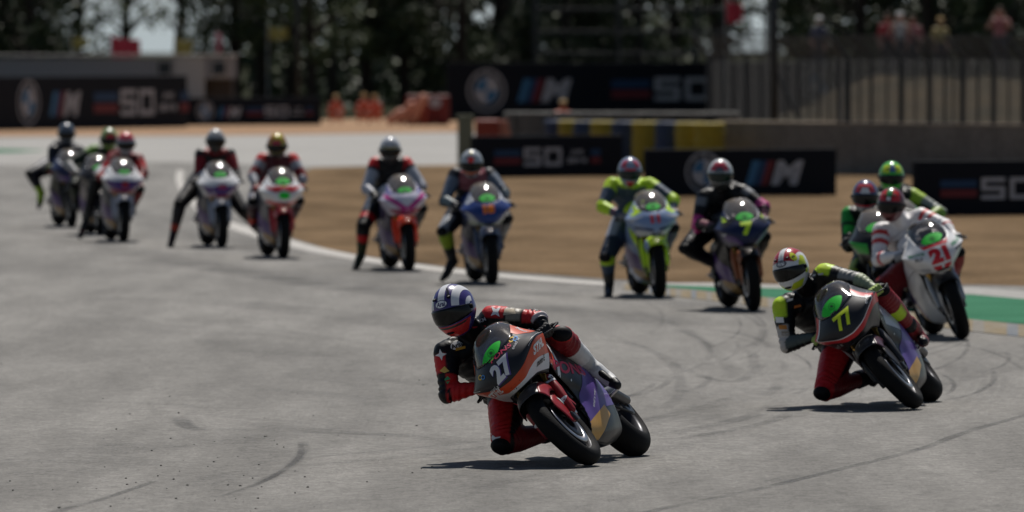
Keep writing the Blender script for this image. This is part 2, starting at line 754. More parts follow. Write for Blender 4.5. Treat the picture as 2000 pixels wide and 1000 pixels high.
NK = 90
for i in range(NK):
    a0, a1 = kerb_pt(i / NK), kerb_pt((i + 1) / NK)
    z = 0.012
    q = [gnd(a0[0], a0[1] + a0[2]), gnd(a1[0], a1[1] + a1[2]), gnd(a1[0], a1[1] - a1[2] * .8), gnd(a0[0], a0[1] - a0[2] * .8)]
    zz = [0.006, 0.006, 0.03, 0.03]
    top = [(p.x, p.y, e) for p, e in zip(q, zz)]
    bot = [(p.x, p.y, -0.006) for p in q]
    kb[0].add(top + bot, [(0, 1, 2, 3), (1, 0, 4, 5), (3, 2, 6, 7)], KERBY if i % 3 else (KERBB if i % 2 else KERBG), False)
struct(kb[0].build('kerb'))

# rubber laid on the asphalt
def skid_mat():
    m = bpy.data.materials.new('rubber_mark')
    m.use_nodes = True
    nt = m.node_tree
    b_ = nt.nodes['Principled BSDF']
    b_.inputs['Base Color'].default_value = (0.035, 0.034, 0.034, 1)
    b_.inputs['Roughness'].default_value = 0.8
    tc = nt.nodes.new('ShaderNodeTexCoord')
    n = nt.nodes.new('ShaderNodeTexNoise')
    n.inputs['Scale'].default_value = 26
    n.inputs['Detail'].default_value = 8
    n.inputs['Roughness'].default_value = 0.8
    nt.links.new(tc.outputs['Object'], n.inputs['Vector'])
    n3 = nt.nodes.new('ShaderNodeTexNoise')
    n3.inputs['Scale'].default_value = 0.7
    n3.inputs['Detail'].default_value = 3
    nt.links.new(tc.outputs['Object'], n3.inputs['Vector'])
    at_ = nt.nodes.new('ShaderNodeAttribute')
    at_.attribute_name = 'strength'
    mr = nt.nodes.new('ShaderNodeMapRange')
    mr.inputs[1].default_value = 0.35
    mr.inputs[2].default_value = 0.65
    nt.links.new(n.outputs['Fac'], mr.inputs[0])
    mr3 = nt.nodes.new('ShaderNodeMapRange')
    mr3.inputs[1].default_value = 0.3
    mr3.inputs[2].default_value = 0.65
    nt.links.new(n3.outputs['Fac'], mr3.inputs[0])
    q = nt.nodes.new('ShaderNodeMath')
    q.operation = 'MULTIPLY'
    nt.links.new(mr.outputs[0], q.inputs[0])
    nt.links.new(at_.outputs['Fac'], q.inputs[1])
    q2 = nt.nodes.new('ShaderNodeMath')
    q2.operation = 'MULTIPLY'
    nt.links.new(q.outputs[0], q2.inputs[0])
    nt.links.new(mr3.outputs[0], q2.inputs[1])
    nt.links.new(q2.outputs[0], b_.inputs['Alpha'])
    return m


SKID = skid_mat()
skid_v, skid_f, skid_s = [], [], []
_skz = [0.0]


def skid(pix, width, s, n=30, taper=True, world_shift=(0, 0)):
    P = catmull([tuple(gnd(*p)) for p in pix], n)
    P[:, 0] += world_shift[0]
    P[:, 1] += world_shift[1]
    _skz[0] += 0.00004
    z = 0.0005 + _skz[0]
    for i in range(n):
        a = P[max(0, i - 1)]
        c = P[min(n - 1, i + 1)]
        t = c - a
        nn = np.array([-t[1], t[0], 0])
        nn /= (np.linalg.norm(nn) + 1e-9)
        e = math.sin(math.pi * (i + .3) / (n + .0)) ** 0.5 if taper else 1
        for q in (-1, -.5, 0, .5, 1):
            skid_v.append((P[i][0] + nn[0] * q * width / 2, P[i][1] + nn[1] * q * width / 2, z))
            skid_s.append(0 if abs(q) == 1 else s * e)
        if i:
            k = len(skid_v) - 10
            for j in range(4):
                skid_f.append((k + j, k + j + 1, k + 6 + j, k + 5 + j))


long1 = [(1180, 1025), (1300, 992), (1460, 960), (1660, 912), (1800, 876), (1900, 840), (2080, 790)]
skid(long1, 0.10, 1.1, 50)
for i in range(13):
    dx = random.uniform(-3, 3.5)
    dy = random.uniform(-14, 16)
    skid([(x + random.uniform(-20, 20), y + random.uniform(-3, 3)) for x, y in long1], random.uniform(0.05, 0.22), random.uniform(.08, .28), 40, True, (dx, dy))
base2 = [(200, 1040), (500, 985), (900, 940), (1250, 880), (1600, 790), (2060, 700)]
for i in range(14):
    skid([(x + random.uniform(-40, 40), y + random.uniform(-5, 5)) for x, y in base2], random.uniform(0.06, 0.3), random.uniform(.05, .2), 40, True, (random.uniform(-.5, .5), random.uniform(-8, 6)))
skid([(425, 972), (520, 938), (582, 896), (588, 867)], 0.05, 1.3)
skid([(470, 960), (560, 915), (592, 880), (590, 862)], 0.09, .9)
skid([(125, 995), (203, 974), (302, 940)], 0.07, 1.3)
skid([(80, 1010), (160, 985), (205, 974)], 0.12, 0.9)
skid([(345, 812), (365, 832), (392, 842)], 0.16, 0.8)
skid([(1310, 705), (1370, 735), (1440, 745), (1490, 712)], 0.12, .6)
skid([(1420, 680), (1468, 690), (1472, 720)], 0.12, .6)
skid([(1180, 650), (1300, 700), (1330, 760), (1300, 800)], 0.12, .5)
skid([(1300, 760), (1400, 770), (1500, 770), (1524, 735)], 0.12, .5)
skid([(1220, 600), (1330, 640), (1400, 690), (1440, 740)], 0.15, .45)
for i in range(9):
    x0 = 1840 + i * 16 + random.uniform(-6, 6)
    skid([(x0 - 20, 690 + i * 2), (x0 + 5, 705 + i * 3), (x0, 740 + i * 4), (x0 - 60, 780 + i * 6)], 0.07, random.uniform(.1, .25))
skid([(1300, 850), (1460, 815), (1540, 780)], 0.2, .7)
skid([(1300, 862), (1480, 830), (1560, 800)], 0.14, .7)
for i in range(40):
    x0, y0 = random.uniform(1120, 1950), random.uniform(600, 780)
    r_ = random.uniform(60, 260)
    a0 = random.uniform(-.9, .4)
    sg = random.choice((-1, 1, 1))
    skid([(x0 + r_ * math.cos(a0 + sg * t * .35), y0 + r_ * .32 * math.sin(a0 + sg * t * .35)) for t in range(5)], random.uniform(.03, .09), random.uniform(.35, .95), 24)
for i in range(22):
    x0, y0 = random.uniform(-100, 900), random.uniform(520, 850)
    w_ = random.uniform(200, 600)
    skid([(x0, y0), (x0 + w_ * .3, y0 + random.uniform(4, 14)), (x0 + w_ * .7, y0 + random.uniform(10, 34)), (x0 + w_, y0 + random.uniform(14, 60))], random.uniform(.1, .5), random.uniform(.08, .3), 30)
# broad dull lines further out
for (px, w, s) in (([(150, 505), (420, 520), (700, 560), (1000, 600), (1500, 640)], 1.2, .4), ([(200, 580), (420, 590), (700, 620), (1000, 670)], 1.0, .35),
                   ([(0, 440), (300, 500), (640, 560), (1000, 590), (1350, 640)], .8, .4), ([(-40, 610), (300, 640), (600, 700), (800, 780)], 1.0, .25),
                   ([(0, 900), (200, 880), (420, 860), (700, 820)], 1.0, .3), ([(560, 520), (760, 545), (1000, 570), (1300, 590), (1500, 620)], .8, .45),
                   ([(-20, 380), (200, 410), (500, 480), (800, 540)], 1.2, .35), ([(0, 930), (150, 905), (330, 900)], 1.5, .4)):
    skid(px, w, s, 40)
me = bpy.data.meshes.new('skid_marks')
me.from_pydata(skid_v, [], skid_f)
at_ = me.attributes.new('strength', 'FLOAT', 'POINT')
at_.data.foreach_set('value', skid_s)
me.materials.append(SKID)
o = bpy.data.objects.new('skid_marks', me)
COL.objects.link(o)
struct(o)

# crumbs of rubber
b = MB()
for i in range(120):
    px, py = random.uniform(-20, 1050), random.uniform(700, 1010)
    if random.random() < .75:
        px = random.gauss(420, 200)
        py = random.gauss(920, 55)
    g = gnd(px, min(1020, max(640, py)))
    r_ = random.uniform(0.0015, 0.0055) * (1.6 if random.random() < .1 else 1)
    b.ellipsoid((g.x, g.y, r_ * .4), (r_ * random.uniform(.8, 2), r_ * random.uniform(.8, 1.6), r_), RUBBER, nu=6, nv=4)
tag(b.build('rubber_crumbs'), 'black crumbs of tyre rubber scattered on the asphalt in the foreground', 'tyre rubber', kind='stuff')
#@@PART2@@
# ================================================================== BACKGROUND
def quad_frame(p0, p1):
    """frame for upright panels between two ground points: origin, along, up, front normal"""
    p0, p1 = Vector(p0), Vector(p1)
    u = (p1 - p0)
    L = u.length
    u.normalize()
    n = u.cross(Vector((0, 0, 1))).normalized()
    if n.y > 0:
        n = -n
    return p0, u, n, L


def flat_art(mb, art, o, u, n, off, m):
    w = Vector((0, 0, 1))
    V, F = art
    vs = [o + u * float(x) + w * float(y) + n * off for x, y in V]
    ff = []
    for q in F:
        a, b_, c = [vs[i] for i in q[:3]]
        ff.append(tuple(q) if (b_ - a).cross(c - a).dot(n) > 0 else tuple(q)[::-1])
    mb.add(vs, ff, m, False)


def ring_art(c, r0, r1, n=48):
    V, F = [], []
    for i in range(n):
        a = 2 * math.pi * i / n
        V += [(c[0] + r0 * math.cos(a), c[1] + r0 * math.sin(a)), (c[0] + r1 * math.cos(a), c[1] + r1 * math.sin(a))]
        j = (i + 1) % n
        F.append((2 * i, 2 * i + 1, 2 * j + 1, 2 * j))
    return np.array(V), F


def sector_art(c, r, a0, a1, n=12):
    pts = [c] + [(c[0] + r * math.cos(R(a0 + (a1 - a0) * i / n)), c[1] + r * math.sin(R(a0 + (a1 - a0) * i / n))) for i in range(n + 1)]
    return poly_art(pts)


BB = mat((0.006, 0.008, 0.013), 0.8, vary=.2, vscale=2, spec=.2, bump=.25, bscale=2.5, name='black_banner')
BGREY = flat((0.34, 0.345, 0.37))
BBLUE = flat((0.010, 0.040, 0.10))
BRED = flat((0.13, 0.016, 0.022))
BLB = flat((0.035, 0.13, 0.25))


def roundel(mb, o, u, n, cx, cz, r, off=0.012):
    c = (cx, cz)
    flat_art(mb, ring_art(c, r * .9, r), o, u, n, off, BGREY)
    flat_art(mb, ring_art(c, r * .6, r * .66), o, u, n, off, BGREY)
    for k, m_ in enumerate((BGREY, BLB, BGREY, BLB)):
        flat_art(mb, sector_art(c, r * .6, 90 * k, 90 * k + 90), o, u, n, off, m_)
    for ch, a in (('B', 128), ('M', 90), ('W', 52)):
        flat_art(mb, text_art(ch, (c[0] + r * .78 * math.cos(R(a)), c[1] + r * .78 * math.sin(R(a))), r * .17, a - 90), o, u, n, off, BGREY)


def m_logo(mb, o, u, n, x, z, h, off=0.012):
    sl = .33 * h
    w = .34 * h
    for k, m_ in enumerate((BLB, BBLUE, BRED)):
        x0 = x + k * w
        flat_art(mb, poly_art([(x0, z - h / 2), (x0 + w, z - h / 2), (x0 + w + sl, z + h / 2), (x0 + sl, z + h / 2)]), o, u, n, off, m_)
    flat_art(mb, text_art('M', (x + 3 * w + sl + .55 * h, z), h, 0, 1.25, 0.06, 0.25), o, u, n, off, BGREY)


def fifty(mb, o, u, n, x, z, h, off=0.012, tail=True):
    """blue and red stripe, 50, two small lines of writing, stripe"""
    for z0, m_ in ((z + h * .22, BBLUE), (z - h * .22, BRED)):
        flat_art(mb, poly_art([(x, z0 - h * .17), (x + 1.9 * h, z0 - h * .17), (x + 1.9 * h, z0 + h * .17), (x, z0 + h * .17)]), o, u, n, off, m_)
    for k, x0 in enumerate((x + 2.75 * h, x + 4.25 * h)):
        # wide squared figures drawn with a double line
        w2, h2, t = .62 * h, .5 * h, .2 * h
        if k == 0:
            segs = [(-w2, h2 - t, w2, h2), (-w2, -t / 2, w2, t / 2), (-w2, -h2, w2, -h2 + t), (-w2, t / 2, -w2 + t * 1.2, h2 - t), (w2 - t * 1.2, -h2 + t, w2, -t / 2)]
        else:
            segs = [(-w2, h2 - t, w2, h2), (-w2, -h2, w2, -h2 + t), (-w2, -h2 + t, -w2 + t * 1.2, h2 - t), (w2 - t * 1.2, -h2 + t, w2, h2 - t)]
        for a, b_, c, d in segs:
            flat_art(mb, poly_art([(x0 + a, z + b_), (x0 + c, z + b_), (x0 + c, z + d), (x0 + a, z + d)]), o, u, n, off, BGREY)
    if tail:
        flat_art(mb, text_art('JAHRE', (x + 6.0 * h, z + h * .22), h * .3, 0, 1, .03), o, u, n, off, BGREY)
        flat_art(mb, text_art('BMW M', (x + 6.0 * h, z - h * .22), h * .3, 0, 1, .03), o, u, n, off, BGREY)
        for z0, m_ in ((z + h * .22, BBLUE), (z - h * .22, BRED)):
            flat_art(mb, poly_art([(x + 7.0 * h, z0 - h * .17), (x + 7.7 * h, z0 - h * .17), (x + 7.7 * h, z0 + h * .17), (x + 7.0 * h, z0 + h * .17)]), o, u, n, off, m_)


def board(pl, pr, h, label, arts, th=0.12, group='advertising boards round the track'):
    """pl, pr: foot of the board, left and right end on the ground"""
    o, u, n, L = quad_frame(pl, pr)
    root = empty('advertising_board', loc=o)
    tag(root, label, 'advertising board', group)
    b = MB()
    c = u * (L / 2) + Vector((0, 0, h / 2 + .01)) - n * (th / 2)
    rot = Matrix(((u.x, -n.x, 0), (u.y, -n.y, 0), (0, 0, 1)))
    b.box(c, (L, th, h), BB, rot.to_4x4(), 0.015)
    for fn, args in arts:
        fn(b, Vector((0, 0, 0)), u, n, *args)
    b.build('panel', root)
    for t in np.linspace(.08, .92, max(2, int(L / 1.4))):
        s = MB()
        q = u * float(L * t) - n * (th + 0.03)
        s.box(q + Vector((0, 0, h * .42)), (0.05, 0.05, h * .84), DMETAL, rot.to_4x4())
        s.tube([q + Vector((0, 0, h * .7)), q - n * .45 + Vector((0, 0, 0.02))], 0.02, DMETAL, 6)
        s.build('support', root)
    return root


def foot(px, d):
    p = at(px, 500, d)
    return Vector((p.x, p.y, 0))


s_ = lambda d: FPX / d
board(foot(926, 173), foot(1217, 175.5), 0.8, 'black advertising board with a large 50 in front of the yellow and blue tyre stacks',
      [(fifty, (0.5, 0.40, 0.355))])
board(foot(1262, 151.5), foot(1634, 153), 0.8, 'black advertising board with roundel and M stripes behind the rider of number 7',
      [(roundel, (1.08, .42, .345)), (m_logo, (1.86, .40, .42))])
board(foot(1788, 134.3), foot(2220, 136), 0.83, 'black advertising board cut by the right edge of the photo on the dry grass',
      [(fifty, (0.42, .42, .33))])
board(foot(-190, 262), foot(366, 278), 1.6, 'tall black advertising board at the far left with roundel, M stripes and 50',
      [(roundel, (7.6, .83, .68)), (m_logo, (8.9, .78, .74)), (fifty, (11.7, .80, .8))])
board(foot(369, 283), foot(628, 286), 0.88, 'low black advertising board in the distance joining the tall one on the left',
      [(roundel, (.62, .45, .33)), (m_logo, (1.1, .42, .34)), (fifty, (2.2, .44, .33))])
board(foot(874, 300), foot(1652, 307), 1.95, 'long black advertising board behind the tyre stacks with roundel, M stripes and 50',
      [(roundel, (1.47, 1.02, .72)), (m_logo, (2.62, 1.02, .78)), (fifty, (6.2, 1.06, .78, .012, False)), (roundel, (14.3, 1.3, .7))])

# ---- concrete wall with its catch fence
CONC = ground_mat('concrete', (0.15, 0.135, 0.118), (0.23, 0.205, 0.18), 1.2, bump=0.3, bscale=12)
wa, wb_ = foot(1412, 181), foot(2240, 171)
o, u, n, L = quad_frame(wa, wb_)
rotw = Matrix(((u.x, -n.x, 0), (u.y, -n.y, 0), (0, 0, 1))).to_4x4()
b = MB()
k = 6
for i in range(k):
    b.box(u * (L * (i + .5) / k) + Vector((0, 0, .5)), (L / k - .012, .32, 1.0), CONC, rotw, .012)
b.box(u * (L / 2) + Vector((0, 0, 1.022)), (L, .36, .045), mat((.36, .30, .23), .85, bump=.3, name='lit_edge_cap'), rotw, .018)  # added cap, its lighter tan painted in for the sunlit top edge
wallroot = b.build('concrete_wall')
wallroot.location = o
tag(wallroot, 'long bare grey concrete wall at the right with a bright top edge', 'wall')

WIRE = mat((0.12, 0.12, 0.12), 0.6, 0.0, name='galvanised')
POST = mat((0.03, 0.033, 0.036), 0.6, 0.3, name='dark_post')


def fence(pa, pb, z0, z1, posts, label, arm, mesh=0.055):
    o, u, n, L = quad_frame(pa, pb)
    root = empty('catch_fence', loc=o)
    tag(root, label, 'fence', 'catch fences')
    up = Vector((0, 0, 1))
    A = arm
    w = MB()
    r_ = 0.0058
    for i in range(int(L / mesh)):
        x = i * mesh
        w.add([u * (x - r_) + up * z0, u * (x + r_) + up * z0, u * (x + r_) + up * z1, u * (x - r_) + up * z1,
               u * (x - r_) + up * z1 + A, u * (x + r_) + up * z1 + A, u * x + up * z0 + n * r_ * 2, u * x + up * z1 + n * r_ * 2, u * x + up * z1 + A + n * r_ * 2],
              [(0, 1, 2, 3), (3, 2, 5, 4), (1, 6, 7, 2), (6, 0, 3, 7), (2, 7, 8, 5), (7, 3, 4, 8)], WIRE, False)
    nz = int((z1 - z0) / mesh)
    for i in range(nz + 1):
        z = z0 + i * mesh
        w.add([up * (z - r_), up * (z + r_), u * L + up * (z + r_), u * L + up * (z - r_), n * r_ * 2 + up * z, u * L + n * r_ * 2 + up * z], [(0, 1, 2, 3), (1, 4, 5, 2), (4, 0, 3, 5)], WIRE, False)
    for i in range(8):
        q = up * z1 + A * (i / 7)
        w.add([q - up * r_, q + up * r_, q + u * L + up * r_, q + u * L - up * r_], [(0, 1, 2, 3)], WIRE, False)
    w.build('wire_mesh', root)
    for x, t in posts:
        p = MB()
        t *= .62
        p.box(u * x + up * ((z0 + z1) / 2), (t, t, z1 - z0), POST, rotw, .004)
        p.tube([u * x + up * (z1 - .02), u * x + up * z1 + A * .5, u * x + up * z1 + A], t * .4, POST, 6)
        p.build('post', root)
    return root


def posx(px, pa, pb):
    o, u, n, L = quad_frame(pa, pb)
    best = min(np.linspace(0, L, 400), key=lambda t: abs((o.x + u.x * t) / (o.y + u.y * t) * FPX + 1000 - px))
    return float(best)


fa, fb = foot(1636, 178.3), foot(2240, 171)
fence(fa, fb, 1.0, 2.3, [(posx(x, fa, fb), t) for x, t in ((1638, .1), (1655, .16), (1702, .07), (1760, .13), (1815, .12), (1846, .07), (1880, .13), (1940, .12), (2000, .12), (2060, .12), (2130, .12), (1678, .05), (1732, .05), (1788, .05), (1862, .05), (1910, .06), (1970, .05), (2030, .05))],
      'tall wire catch fence with close dark posts standing on the concrete wall', Vector((-.36, -.25, .46)))
fa2, fb2 = foot(1382, 192), foot(1650, 196)
fence(fa2, fb2, 0.0, 2.3, [(posx(x, fa2, fb2), t) for x, t in ((1385, .14), (1412, .07), (1432, .07), (1458, .1), (1560, .08), (1600, .07), (1486, .05), (1535, .06), (1580, .05), (1620, .05))],
      'shorter wire catch fence between the tyre stacks and the fence on the wall', Vector((-.36, -.25, .46)))
b = MB()
pp = foot(1512, 188)
b.tube([pp, pp + Vector((0, 0, 6))], [.085, .075], POST, 12, cap=False)
b.box(pp + Vector((0, 0, .06)), (.36, .36, .12), CONC, None, .01)
b.tube([pp + Vector((.05, 0, 2.0)), pp + Vector((.95, -.1, .05))], .03, POST, 8)
tag(b.build('fence_pole'), 'thick black upright pole rising above the catch fence', 'pole')

# ---- tyre stacks
YEL = mat((0.34, 0.26, 0.03), 0.6, bump=.2, vary=.25, vscale=9, name='yellow_tyre')
NAVY = mat((0.035, 0.055, 0.11), 0.6, bump=.2, vary=.25, vscale=9, name='navy_tyre')
GTYRE = mat((0.13, 0.125, 0.115), 0.75, bump=.3, vary=.3, vscale=6, name='old_tyre')  # grey of old rubber, lightened to stand in for sunlit tyre tops
tyre_meshes = {}


def tyre_mesh(m, key):
    b = MB()
    prof = []
    for i in range(14):
        a = 2 * math.pi * i / 14
        prof.append((.235 + .085 * math.copysign(abs(math.cos(a)) ** .7, math.cos(a)), .072 * math.copysign(abs(math.sin(a)) ** .7, math.sin(a))))
    b.lathe(prof, (0, 0, 0), m, 28, 'z')
    ob = b.build('tyre')
    me = ob.data
    bpy.data.objects.remove(ob)
    return me


for k_, m_ in (('y', YEL), ('n', NAVY), ('g', GTYRE)):
    tyre_meshes[k_] = tyre_mesh(m_, k_)


def tyre_stack(p, key, nt_, label, group):
    root = empty('tyre_stack', loc=p)
    tag(root, label, 'tyre stack', group)
    for i in range(nt_):
        c = bpy.data.objects.new('tyre', tyre_meshes[key])
        COL.objects.link(c)
        c.parent = root
        c.location = (random.uniform(-.012, .012), random.uniform(-.012, .012), .073 + i * .146)
        c.rotation_euler = (0, 0, random.uniform(0, 6))


cols = [(1094, 'n'), (1120, 'y'), (1150, 'n'), (1183, 'y'), (1224, 'n'), (1264, 'y'), (1309, 'n'), (1348, 'y'), (1386, 'y')]
names_ = {'n': 'navy blue', 'y': 'yellow'}
where = ['leftmost navy blue tyre stack, beside the crouching marshal', 'leftmost yellow tyre stack behind the black 50 board', 'second navy blue tyre stack from the left',
         'second yellow tyre stack from the left', 'navy blue tyre stack at the right end of the 50 board', 'yellow tyre stack just right of the 50 board',
         'rightmost navy blue tyre stack', 'yellow tyre stack next to the rightmost one', 'rightmost yellow tyre stack against the concrete wall']
for i, (px, kc) in enumerate(cols):
    d = 185 - i * .72
    tyre_stack(foot(px, d), kc, 7, where[i], 'painted tyre stacks')
for i in range(14):
    px = 1012 + i * 31
    tyre_stack(foot(px, 188.2 - (i % 2) * .3), 'g', 8, 'weathered grey tyre stack in the row behind the painted tyre stacks', 'unpainted tyre stacks in the back row')

# ---- things at the left end of the tyres
OLIVE = mat((0.17, 0.18, 0.13), 0.8, bump=.4, bscale=20, vary=.25, name='mossy_concrete')
b = MB()
p = foot(909, 181)
b.box(p + Vector((0, 0, .56)), (.32, .3, 1.12), OLIVE, None, .03)
b.box(p + Vector((0, 0, 1.13)), (.36, .34, .05), OLIVE, None, .012)
tag(b.build('barrier_post'), 'mossy grey green concrete post at the left end of the tyre stacks', 'post')
REDF = mat((0.26, 0.04, 0.022), 0.55, bump=.2, vary=.15, name='red_vinyl')
ORF = mat((0.58, 0.24, 0.15), 0.5, bump=.2, vary=.15, name='pale_orange_vinyl')
b = MB()
p = foot(952, 184)
b.box(p + Vector((0, 0, .52)), (.5, .6, 1.04), REDF, None, .05)
b.box(p + Vector((0, -.31, .6)), (.4, .02, .03), BLACK)
tag(b.build('foam_block'), 'dark red foam barrier block beside the mossy post', 'barrier block')
b = MB()
p = foot(988, 184.4)
b.add([p + Vector(q) for q in ((-.14, -.3, 0), (.26, -.3, 0), (.26, .3, 0), (-.14, .3, 0), (-.14, -.26, 1.02), (.04, -.26, 1.02), (.04, .26, 1.02), (-.14, .26, 1.02))],
      [(0, 1, 5, 4), (1, 2, 6, 5), (2, 3, 7, 6), (3, 0, 4, 7), (4, 5, 6, 7), (3, 2, 1, 0)], ORF, False)
b.box(p + Vector((0.03, -.29, .3)), (.2, .03, .03), REDF)
tag(b.build('foam_block'), 'faded orange foam block with a sloping side next to the dark red block', 'barrier block')

# far red air fence with a pale logo and a sloping end, its sunlight painted in as orange
b = MB()
p = foot(792, 285)
for i in range(3):
    b.box(p + Vector((.25 + .46 * i, 0, .48)), (.46, .7, .96), mat((0.16, 0.022, 0.018), 0.55, bump=.2, name='dark_red_vinyl'), None, .07)
flat_art(b, ell_art((0.95, .72), .2, .17), p, Vector((1, 0, 0)), Vector((0, -1, 0)), .36, BGREY)
tag(b.build('air_fence'), 'dark red inflated air fence with a round pale logo in the distance', 'air fence')
for i, (x0, x1, y0, y1) in enumerate(((760, 786, 236, 214), (780, 806, 222, 200), (802, 830, 206, 186))):
    b = MB()
    A, B_ = at(x0, y0, 283.8), at(x1, y1, 283.8)
    hgt = max(.16, B_.z)
    b.tube([Vector((A.x + .05, A.y, .16)), Vector((B_.x - .05, A.y, hgt - .1))], .15, ORF, 12)
    b.tube([Vector((B_.x - .05, A.y, hgt - .1)), Vector((B_.x - .05, A.y, .1))], .1, REDF, 10)
    tag(b.build('air_cushion'), ['lowest', 'middle', 'highest'][i] + ' orange air cushion of the three sloping up to the dark red air fence', 'air cushion', 'orange air cushions by the air fence')

# ---- long low building, far left
BW = mat((0.29, 0.275, 0.275), 0.85, bump=.2, bscale=8, vary=.1, name='grey_render')
BW2 = mat((0.44, 0.41, 0.38), 0.85, bump=.2, bscale=8, vary=.1, name='pale_render')
BRN = mat((0.06, 0.045, 0.035), 0.8, bump=.2, vary=.2, name='brown_wall')
root = empty('low_building', loc=foot(150, 300))
tag(root, 'long low grey building with a flat roof behind the tall board at the left', 'building')
x0b, x1b, x2b, x3b = [foot(x, 300).x - root.location.x for x in (-190, 340, 400, 455)]


def bxr(b, xa, xb, ya, yb, za, zb, m, bev=.01):
    return b.box(((xa + xb) / 2, (ya + yb) / 2, (za + zb) / 2), (xb - xa, yb - ya, zb - za), m, None, bev)


b = MB()
bxr(b, x0b, x1b, 0, 4, 0, 2.1, BW)
b.build('wall', root)
b = MB()
bxr(b, x1b + .004, x2b, -.06, 4, 0, 2.14, BW2)
b.build('wall', root)
b = MB()
bxr(b, x2b + .004, x3b, 0, 4, 1.42, 2.16, BW)
bxr(b, x2b + .1, x3b - .05, .5, 3.9, 0, 1.41, BRN)
b.build('wall', root)
b = MB()
bxr(b, x0b - .05, x3b + .06, -.12, 4.1, 2.17, 2.23, BW2)
b.build('roof', root)
for px in (322, 428):
    b = MB()
    x = foot(px, 300).x - root.location.x
    bxr(b, x - .22, x + .22, -.075, -.004 if px > 400 else -.005, 1.56, 2.0, mat((.015, .02, .028), .2, name='dark_glass'), .005)
    w_ = b.build('window', root)
    b = MB()
    for a in ((-.26, -.22, 1.52, 2.04), (.22, .26, 1.52, 2.04), (-.22, .22, 2.0, 2.04), (-.22, .22, 1.52, 1.56)):
        bxr(b, x + a[0], x + a[1], -.09, -.002, a[2], a[3], BW2, 0)
    b.build('window_frame', w_)


# ---- flags
def flag(px, py, wpx, hpx, d, color, label, pole_dx=0):
    c = at(px, py, d)
    w_, h_ = wpx * d / FPX, hpx * d / FPX
    root = empty('flag', loc=Vector((c.x - w_ / 2, c.y, 0)))
    tag(root, label, 'flag', 'flags in the background')
    b = MB()
    b.tube([Vector((0, 0, 0)), Vector((0, 0, c.z + h_ / 2 + .08))], .02, BW2, 8)
    b.build('flag_pole', root)
    g = []
    for i in range(8):
        row = []
        for j in range(14):
            u_ = j / 13
            row.append((u_ * w_, .05 * math.sin(u_ * 9 + i * .3), c.z - h_ / 2 + h_ * (i / 7) * (1 - .25 * u_) - .05 * u_ * math.sin(u_ * 5)))
        g.append(row)
    b = MB()
    b.sheet(g, color, .006)
    b.build('flag_cloth', root)


RF = mat((0.55, 0.05, 0.07), .7, vary=.3, vscale=3, name='red_cloth')
YF = mat((0.42, 0.33, 0.09), .7, vary=.2, name='yellow_cloth')
PF = mat((0.6, 0.2, 0.24), .7, vary=.2, name='pink_cloth')
flag(245, 92, 58, 44, 308, RF, 'largest red flag, above the middle of the low building')
flag(358, 91, 34, 34, 309, YF, 'yellow flag above the pale end of the low building')
flag(156, 82, 34, 22, 312, YF, 'small yellow flag left of the large red flag')
flag(427, 82, 12, 44, 310, PF, 'narrow red flag above the right end of the low building')
flag(543, 64, 40, 26, 316, YF, 'pale yellow flag among the dark trees')
flag(1434, 22, 34, 46, 300, RF, 'red flag in front of the bright sky above the catch fence')

# ---- scaffold frame of a stand
STEEL = mat((0.07, 0.066, 0.064), .6, .2, name='grey_steel')
pS = foot(1045, 330)
root = empty('scaffold_stand', loc=pS)
tag(root, 'bare grey scaffold frame standing in front of the dark trees', 'scaffold')
for px in (1045, 1208, 1360, 1500):
    for dy in (0, 2.0):
        b = MB()
        x = foot(px, 330).x - pS.x
        b.tube([Vector((x, dy, 0)), Vector((x, dy, 6))], .11 if px < 1100 and dy == 0 else .07, STEEL, 8)
        b.build('upright', root)
xe = foot(1500, 330).x - pS.x
for py in (18, 62, -30, 105):
    b = MB()
    z = at(1045, py, 330).z
    b.box((xe / 2, .02, z), (xe + .3, .16, .13), STEEL, None, .01)
    b.box((xe / 2, 2.0, z), (xe + .3, .1, .1), STEEL, None, .01)
    b.build('rail', root)

# ---- spectator bank on the right
b = MB()
g = []
for i in range(14):
    row = []
    for j in range(60):
        t = i / 13
        x = -2 + j * .36
        prof = 1.72 * (3 * t * t - 2 * t ** 3) if t < .9 else 1.72
        if i == 13:
            prof = -.3
        yy = 226 + 12 * t + (1.5 * math.sin(j * .25)) + (14 if i == 13 else 0)
        edge = min(1, max(0, (j - 1) / 10))
        row.append((x + 7.4, yy, -.02 + max(prof * edge + .06 * math.sin(j * 1.7 + i), -0.02 if i < 13 else -.3)))
    g.append(row)
BANK = ground_mat('dry_bank', (0.03, 0.028, 0.018), (0.085, 0.062, 0.036), 0.5, bump=.8, bscale=9)
vs = [p for r in g for p in r]
fs = []
for i in range(13):
    for j in range(59):
        fs.append((i * 60 + j, i * 60 + j + 1, (i + 1) * 60 + j + 1, (i + 1) * 60 + j))
b.add(vs, fs, BANK)
struct(b.build('grass_bank'))


# ---- trees
def leaf_mat(c1, c2):
    m, nt, b_ = node_mat('foliage')
    oi = nt.nodes.new('ShaderNodeTexCoord')
    n_ = nt.nodes.new('ShaderNodeTexNoise')
    n_.inputs['Scale'].default_value = 1.4
    n_.inputs['Detail'].default_value = 5
    nt.links.new(oi.outputs['Object'], n_.inputs['Vector'])
    cr = nt.nodes.new('ShaderNodeValToRGB')
    cr.color_ramp.elements[0].position = .35
    cr.color_ramp.elements[1].position = .68
    cr.color_ramp.elements[0].color = (*c1, 1)
    cr.color_ramp.elements[1].color = (*c2, 1)
    nt.links.new(n_.outputs['Fac'], cr.inputs[0])
    nt.links.new(cr.outputs[0], b_.inputs['Base Color'])
    b_.inputs['Roughness'].default_value = .6
    b_.inputs['Specular IOR Level'].default_value = .3
    return m


